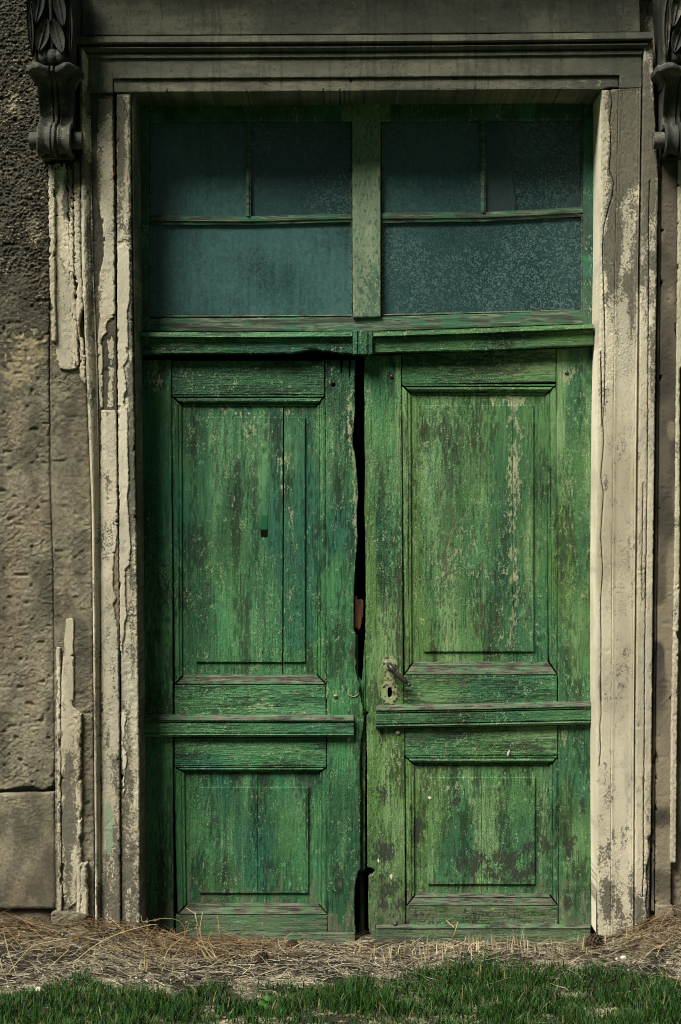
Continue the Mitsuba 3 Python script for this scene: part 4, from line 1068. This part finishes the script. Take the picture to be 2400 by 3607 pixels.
def blades(n, xr, yr, dens, hmin, hmax, wid, cols, seed, lean=.5, rows=5):
    g = np.random.default_rng(seed)
    x, y = g.uniform(*xr, n), g.uniform(*yr, n)
    d = dens(x, y)
    keep = g.random(n) < d
    x, y, d = x[keep], y[keep], d[keep]
    n = len(x)
    h = g.uniform(hmin, hmax, n) * (.30 + 1.0 * mk.noise(np.stack([x * 13, y * 13, x * 0], -1), 5)) * (.5 + .5 * d)
    a = g.uniform(0, 2 * np.pi, n)
    b = g.uniform(.05, 1, n) * lean * h
    w = wid * g.uniform(.45, 1.45, n)
    z = gh(x, y)
    t = np.linspace(0, 1, rows)
    px = x[:, None] + np.cos(a)[:, None] * b[:, None] * t ** 2
    py = y[:, None] + np.sin(a)[:, None] * b[:, None] * t ** 2
    pz = z[:, None] - .004 + h[:, None] * (t - .22 * (b / h)[:, None] * t ** 2)
    q = a + np.pi / 2 + g.normal(0, .6, n)
    ww = w[:, None] * (1 - t ** 1.6) * .5
    ctr = np.stack([px, py, pz], -1)
    off = np.stack([np.cos(q)[:, None] * ww, np.sin(q)[:, None] * ww, ww * 0], -1)
    v = np.stack([ctr - off, ctr + off], 2).reshape(n, rows * 2, 3)
    f = []
    for i in range(rows - 1):
        f += [[2 * i, 2 * i + 1, 2 * i + 3], [2 * i, 2 * i + 3, 2 * i + 2]]
    F = (np.array(f)[None] + (np.arange(n) * rows * 2)[:, None, None]).reshape(-1, 3)
    c0, c1, c2 = (np.array(c) for c in cols)
    k = g.random(n)[:, None]
    col = c0 * (1 - k) + c1 * k
    dry = g.random(n) < .05
    col[dry] = c2
    col = col * g.uniform(.75, 1.2, n)[:, None]
    return trimesh.Trimesh(v.reshape(-1, 3), F, process=False), np.repeat(col, rows * 2, axis=0)


m, c = blades(90000, (-1.45, 1.45), (-1.5, -.02), grass_density, .03, .085, .0046, ((.003, .017, .004), (.030, .092, .010), (.20, .17, .08)), 11, .85)
add('grass', m, 'm_plant', kind='stuff', color=c, label='short green grass in a fringe along the bottom of the picture')


def stubble_density(x, y):
    P = np.stack([x, y, x * 0], -1)
    return np.clip(2.4 * mk.fbm(P * 11, 2, 14) - .7, 0, 1) * np.exp(-((x - .62) / .38) ** 2 - ((y + .13) / .09) ** 2) + .5 * np.exp(-((x - .25) / .2) ** 2 - ((y + .2) / .08) ** 2) + .6 * np.exp(-((x + .69) / .05) ** 2 - ((y + .42) / .05) ** 2) + .25 * np.exp(-((x - .9) / .08) ** 2 - ((y + .02) / .1) ** 2)


m, c = blades(6500, (-1.4, 1.4), (-.6, .12), stubble_density, .05, .13, .0045, ((.30, .24, .14), (.46, .39, .25), (.10, .12, .04)), 12, .45)
add('dry_stubble', m, 'm_plant', kind='stuff', color=c, label='bleached dry grass stubble at the foot of the right door leaf')


def straw(n, xr, yr, dens, lo, hi, rad, lift, cols, seed, curl=.25):
    g = np.random.default_rng(seed)
    x, y = g.uniform(*xr, n), g.uniform(*yr, n)
    d = dens(x, y)
    keep = g.random(n) < d
    x, y, d = x[keep], y[keep], d[keep]
    n = len(x)
    L = g.uniform(lo, hi, n) * g.uniform(.5, 1, n)
    a = g.uniform(0, 2 * np.pi, n)
    tilt = g.normal(0, .16, n)
    t = np.linspace(-.5, .5, 5)
    bend = g.normal(0, curl, n)
    ang = a[:, None] + bend[:, None] * t * 2
    px = x[:, None] + L[:, None] * t * np.cos(ang)
    py = y[:, None] + L[:, None] * t * np.sin(ang) * .8
    py = np.minimum(py, .17)
    zz = gh(px.ravel(), py.ravel()).reshape(px.shape)
    pz = zz + lift(x, y)[:, None] * g.random(n)[:, None] + .003 + np.maximum(0, L[:, None] * (t + .5) * np.sin(np.abs(tilt))[:, None])
    r = rad * g.uniform(.6, 1.3, n)[:, None] * np.linspace(1, .5, 5)[None]
    k = g.random(n)[:, None] ** 2
    col = (np.array(cols[0]) * (1 - k) + np.array(cols[1]) * k) * g.uniform(.6, 1.15, n)[:, None]
    return tubes(np.stack([px, py, pz], -1), r, 3, col)


def heap(x, y):
    P = np.stack([x, y, x * 0], -1)
    l = np.exp(-(np.maximum(0, np.abs(x + .95) - .55) / .18) ** 2 - ((y + .10) / .16) ** 2)
    c_ = .22 * np.exp(-((x - .0) / .7) ** 2 - ((y + .02) / .12) ** 2)
    r = np.exp(-((x - 1.3) / .3) ** 2 - ((y + .12) / .16) ** 2)
    return np.clip(l + c_ + r, 0, 1) * np.clip(.4 + mk.fbm(P * 8, 2, 6), 0, 1)


m, c = straw(5500, (-1.45, 1.45), (-.5, .16), heap, .06, .26, .0016, lambda x, y: .04 * heap(x, y), ((.10, .055, .026), (.46, .34, .18)), 21)
add('straw_litter', m, 'm_plant', kind='stuff', color=c, label='brown pine needles and straw heaped against the doorway')


def scatter(x, y):
    P = np.stack([x, y, x * 0], -1)
    return np.clip((y + .8) / .25, 0, 1) * np.clip(.25 + 1.1 * mk.fbm(P * 6, 2, 9), 0, 1) * .9


m, c = straw(5000, (-1.45, 1.45), (-.85, .1), scatter, .03, .15, .0014, lambda x, y: x * 0 + .010, ((.22, .19, .13), (.62, .55, .40)), 22)
add('straw_scatter', m, 'm_plant', kind='stuff', color=c, label='pale straw strewn thinly over the grey soil')
m, c = straw(9000, (-1.45, 1.45), (-.85, .1), scatter, .02, .07, .0016, lambda x, y: x * 0 + .004, ((.010, .011, .011), (.04, .038, .032)), 23)
add('dark_litter', m, 'm_plant', kind='stuff', color=c, label='dark rotting stalks on the soil')
g_ = np.random.default_rng(31)
pb = []
ico = trimesh.creation.icosphere(subdivisions=1)
for _ in range(1300):
    x, y = g_.uniform(-1.5, 1.5), g_.uniform(-.95, .0)
    if g_.random() > scatter(np.array([x]), np.array([y]))[0]:
        continue
    r = g_.uniform(.0015, .005)
    v = ico.vertices * r * g_.uniform(.6, 1.2, 3) + g_.normal(0, .12 * r, ico.vertices.shape)
    pb.append(trimesh.Trimesh(v + [x, y, gh(np.array([x]), np.array([y]))[0] + r * .3], ico.faces, process=False))
add('gravel', trimesh.util.concatenate(pb), 'm_stone', kind='stuff', label='small pale crumbs of plaster and grit')


# single things on the ground
def lump(px, py, w, h, d, mat, name, label, cat, group=None, seed=0, sharp=False):
    c = at_ground(px, py)
    s_ = S0 * (D + c[1]) / D
    m = trimesh.creation.icosphere(subdivisions=3)
    v = m.vertices.copy()
    if sharp:
        v = np.sign(v) * np.abs(v) ** .55
    v = v * (1 + .28 * (mk.fbm(v * 1.6 + seed * 7.3, 3) - .5)[:, None])
    v = v * np.array([w * s_ / 2, d * s_ / 2, h * s_ / 2])
    v[:, 2] += h * s_ * .38
    return add(name, trimesh.Trimesh(v + c, m.faces, process=False), mat, label=label, cat=cat, group=cat + 's on the soil')


lump(138, 3500, 26, 26, 24, 'm_stone', 'pebble', 'white pebble at the lower left edge of the grass', 'pebble', seed=1)
lump(2197, 3374, 22, 14, 18, 'm_stone', 'pebble', 'pale pebble below the right jamb, the left one of two', 'pebble', seed=2)
lump(2236, 3398, 14, 14, 14, 'm_stone', 'pebble', 'small white pebble below the right jamb, the right one of two', 'pebble', seed=3)
lump(1056, 3372, 66, 18, 40, 'm_cone', 'bark_chip', 'dark bark chip lying in front of the gap between the door leaves', 'bark chip', seed=4, sharp=True)
lump(672, 3420, 74, 12, 26, 'm_cone', 'bark_chip', 'long dark bark chip on pale soil in front of the left leaf', 'bark chip', seed=5, sharp=True)
lump(905, 3440, 60, 14, 30, 'm_cone', 'bark_chip', 'black bark chip at the edge of the grass below the pine cones', 'bark chip', seed=6, sharp=True)


def pine_cone(px, py, size, label, seed):
    K = thing('pine_cone', label, 'pine cone', 'pine cones on the soil')
    c = at_ground(px, py)
    g = np.random.default_rng(seed)
    R = size * S0 / 2
    ax = np.array([.8, -.35, .25])
    ax /= np.linalg.norm(ax)
    e1 = np.cross(ax, [0, 0, 1])
    e1 /= np.linalg.norm(e1)
    e2 = np.cross(ax, e1)
    cen = c + [0, 0, R * .75]
    core_ = trimesh.creation.icosphere(subdivisions=2)
    add('core', trimesh.Trimesh(cen + (core_.vertices[:, :1] * ax * R * .95 + core_.vertices[:, 1:2] * e1 * R * .55 + core_.vertices[:, 2:] * e2 * R * .55), core_.faces, process=False), 'm_cone', K)
    for i in range(46):
        t = (i + .5) / 46 * 1.8 - .9
        a = i * 2.39996
        rad = R * .62 * math.sqrt(max(.05, 1 - t * t))
        d = math.cos(a) * e1 + math.sin(a) * e2
        b = cen + ax * t * R * .95 + d * rad * .7
        out = d * .8 + ax * .55
        side = np.cross(out, ax)
        side /= np.linalg.norm(side) + 1e-9
        l, w = R * .42, R * .19
        up = np.cross(side, out)
        up /= np.linalg.norm(up)
        v = np.array([b - side * w * .6, b + side * w * .6, b + out * l + side * w, b + out * l * 1.15, b + out * l - side * w])
        v = np.vstack([v, v + up * R * .09])
        f = [[0, 1, 2], [0, 2, 3], [0, 3, 4], [5, 7, 6], [5, 8, 7], [5, 9, 8]] + [q for k in range(5) for q in ([k, 5 + k, 5 + (k + 1) % 5], [k, 5 + (k + 1) % 5, (k + 1) % 5])]
        add('cone_scale', trimesh.Trimesh(v, np.array(f), process=False), 'm_cone', K, smooth=False)


pine_cone(918, 3392, 52, 'brown pine cone lying on soil in front of the left leaf', 41)
pine_cone(1026, 3345, 44, 'dark pine cone at the foot of the left leaf, near the gap', 42)
pine_cone(2088, 3345, 66, 'dark pine cone beside the foot of the right jamb', 43)


# dry weeds: stalks that can be told apart
def weed(paths, r, col, label, cat='dry weed', leaves=0, seed=0, yb=None):
    K = thing('dry_weed', label, cat)
    g = np.random.default_rng(seed)
    for pts in paths:
        x0, y0 = pts[0]
        c = at_ground(x0, y0)
        yy = c[1]
        P = np.array([[(a - CX) * S0 * (D + yy) / D, yy + .012 * i * g.normal(0, 1) * .5, CZ - (b - CY) * S0 * (D + yy) / D] for i, (a, b) in enumerate(pts)])
        n = 14
        d = np.r_[0, np.cumsum(np.linalg.norm(np.diff(P, axis=0), axis=1))]
        tt = np.linspace(0, d[-1], n)
        Pq = np.stack([np.interp(tt, d, P[:, k]) for k in range(3)], -1)
        for _ in range(2):
            Pq[1:-1] = (Pq[:-2] + 2 * Pq[1:-1] + Pq[2:]) / 4
        m, cc = tubes(Pq[None], np.linspace(1, .6, n)[None] * r, 5, np.array([col]))
        add('stalk', m, 'm_plant', K, color=cc)
        for _ in range(leaves):
            b = Pq[g.integers(3, n)] + g.normal(0, .006, 3)
            q = g.normal(0, 1, (3, 3))
            l, w = g.uniform(.008, .02), g.uniform(.003, .006)
            u_, v_ = q[0] / np.linalg.norm(q[0]), np.cross(q[0], q[1])
            v_ /= np.linalg.norm(v_)
            nn = np.cross(u_, v_)
            top = np.array([b, b + u_ * l * .5 + v_ * w + nn * w * .4, b + u_ * l, b + u_ * l * .5 - v_ * w + nn * w * .4])
            v = np.vstack([top, top - nn * .0006])
            f = np.array([[0, 1, 2], [0, 2, 3], [4, 6, 5], [4, 7, 6], [0, 4, 5], [0, 5, 1], [1, 5, 6], [1, 6, 2], [2, 6, 7], [2, 7, 3], [3, 7, 4], [3, 4, 0]])
            add('dry_leaf', trimesh.Trimesh(v, f, process=False), 'm_plant', K, smooth=False, color=np.tile(np.array(col) * .7, (8, 1)))


pale, tan = (.50, .41, .24), (.32, .22, .11)
weed([[(760, 3390), (720, 3345), (705, 3290), (690, 3222), (686, 3218)], [(690, 3222), (672, 3208), (654, 3200)], [(708, 3300), (704, 3270), (712, 3225), (713, 3216)]], .0021, pale, 'tall pale forked straw stalk in front of the left leaf', seed=1)
weed([[(800, 3385), (792, 3340), (786, 3305), (775, 3280), (764, 3230), (766, 3220)]], .0013, tan, 'single thin brown stalk left of the centre of the left leaf', seed=2)
weed([[(610, 3380), (640, 3330), (665, 3285), (672, 3266), (655, 3245), (625, 3226), (590, 3222), (545, 3232), (505, 3250), (480, 3262)], [(600, 3370), (560, 3310), (520, 3290)], [(640, 3330), (660, 3270), (668, 3250)], [(560, 3372), (590, 3300), (606, 3270)], [(500, 3370), (516, 3310), (530, 3280)], [(690, 3380), (700, 3310), (690, 3262)]], .0015, tan, 'brown arching weed with withered leaves against the left jamb', leaves=7, seed=3)
weed([[(250, 3400), (330, 3330), (420, 3290), (520, 3262), (556, 3248)], [(20, 3440), (60, 3390), (110, 3330), (240, 3300)], [(60, 3440), (30, 3360), (10, 3290)], [(160, 3420), (250, 3340), (240, 3286)], [(30, 3470), (6, 3400), (0, 3380)]], .0016, pale, 'long pale straw stalks leaning across the foot of the left jamb', seed=4)
weed([[(760, 3390), (830, 3430), (876, 3452)], [(780, 3392), (840, 3440), (866, 3458)], [(745, 3392), (720, 3360), (690, 3320)], [(770, 3392), (745, 3340), (720, 3300)], [(775, 3392), (740, 3350), (700, 3330)], [(735, 3392), (712, 3350), (692, 3312)], [(800, 3385), (820, 3372), (846, 3360)]], .0017, pale, 'tuft of fallen straw stalks fanning over the soil before the left leaf', seed=5)
weed([[(1590, 3350), (1590, 3320), (1602, 3280), (1613, 3248)], [(1592, 3336), (1625, 3328), (1640, 3318), (1644, 3306)], [(1592, 3336), (1625, 3360), (1660, 3382)], [(1590, 3350), (1570, 3370), (1540, 3385)], [(1600, 3268), (1585, 3256), (1572, 3244)]], .0034, (.36, .25, .13), 'forked brown twig at the foot of the right leaf', cat='twig', seed=6)
for i, (x, y) in enumerate(((934, 3546),)):
    K = thing('clover_sprout', ('bright green two-leaved sprout in the grass below the left leaf', 'pale green sprout at the bottom edge of the grass, below the right leaf', 'small green sprout at the bottom edge below the door gap')[i], 'sprout')
    c = at_ground(x, y + 22)
    for j, (dx, dz) in enumerate(((.010, .052), (-.012, .034), (.004, .024))):
        a = np.linspace(0, 2 * np.pi, 15)[:-1]
        rr = .010 * (1 + .25 * np.cos(2 * a))
        top = np.stack([dx + rr * np.cos(a), -.01 + .004 * np.cos(2 * a), dz + rr * 1.2 * np.sin(a)], -1)
        v = np.vstack([top, [[dx, -.013, dz]], top + [0, .001, 0]])
        n = len(a)
        f = [[k, (k + 1) % n, n] for k in range(n)] + [q for k in range(n) for q in ([k, k + n + 1, (k + 1) % n + n + 1], [k, (k + 1) % n + n + 1, (k + 1) % n])]
        add('leaf', trimesh.Trimesh(v + c, np.array(f), process=False), 'm_plant', K, color=np.tile([.08, .20, .05], (len(v), 1)))
        m, cc = tubes(np.array([[c, c + [dx * .5, -.006, dz * .5], c + [dx, -.009, dz]]]), np.array([[.001, .001, .0008]]), 5, np.array([[.08, .2, .04]]))
        add('stem', m, 'm_plant', K, color=cc)
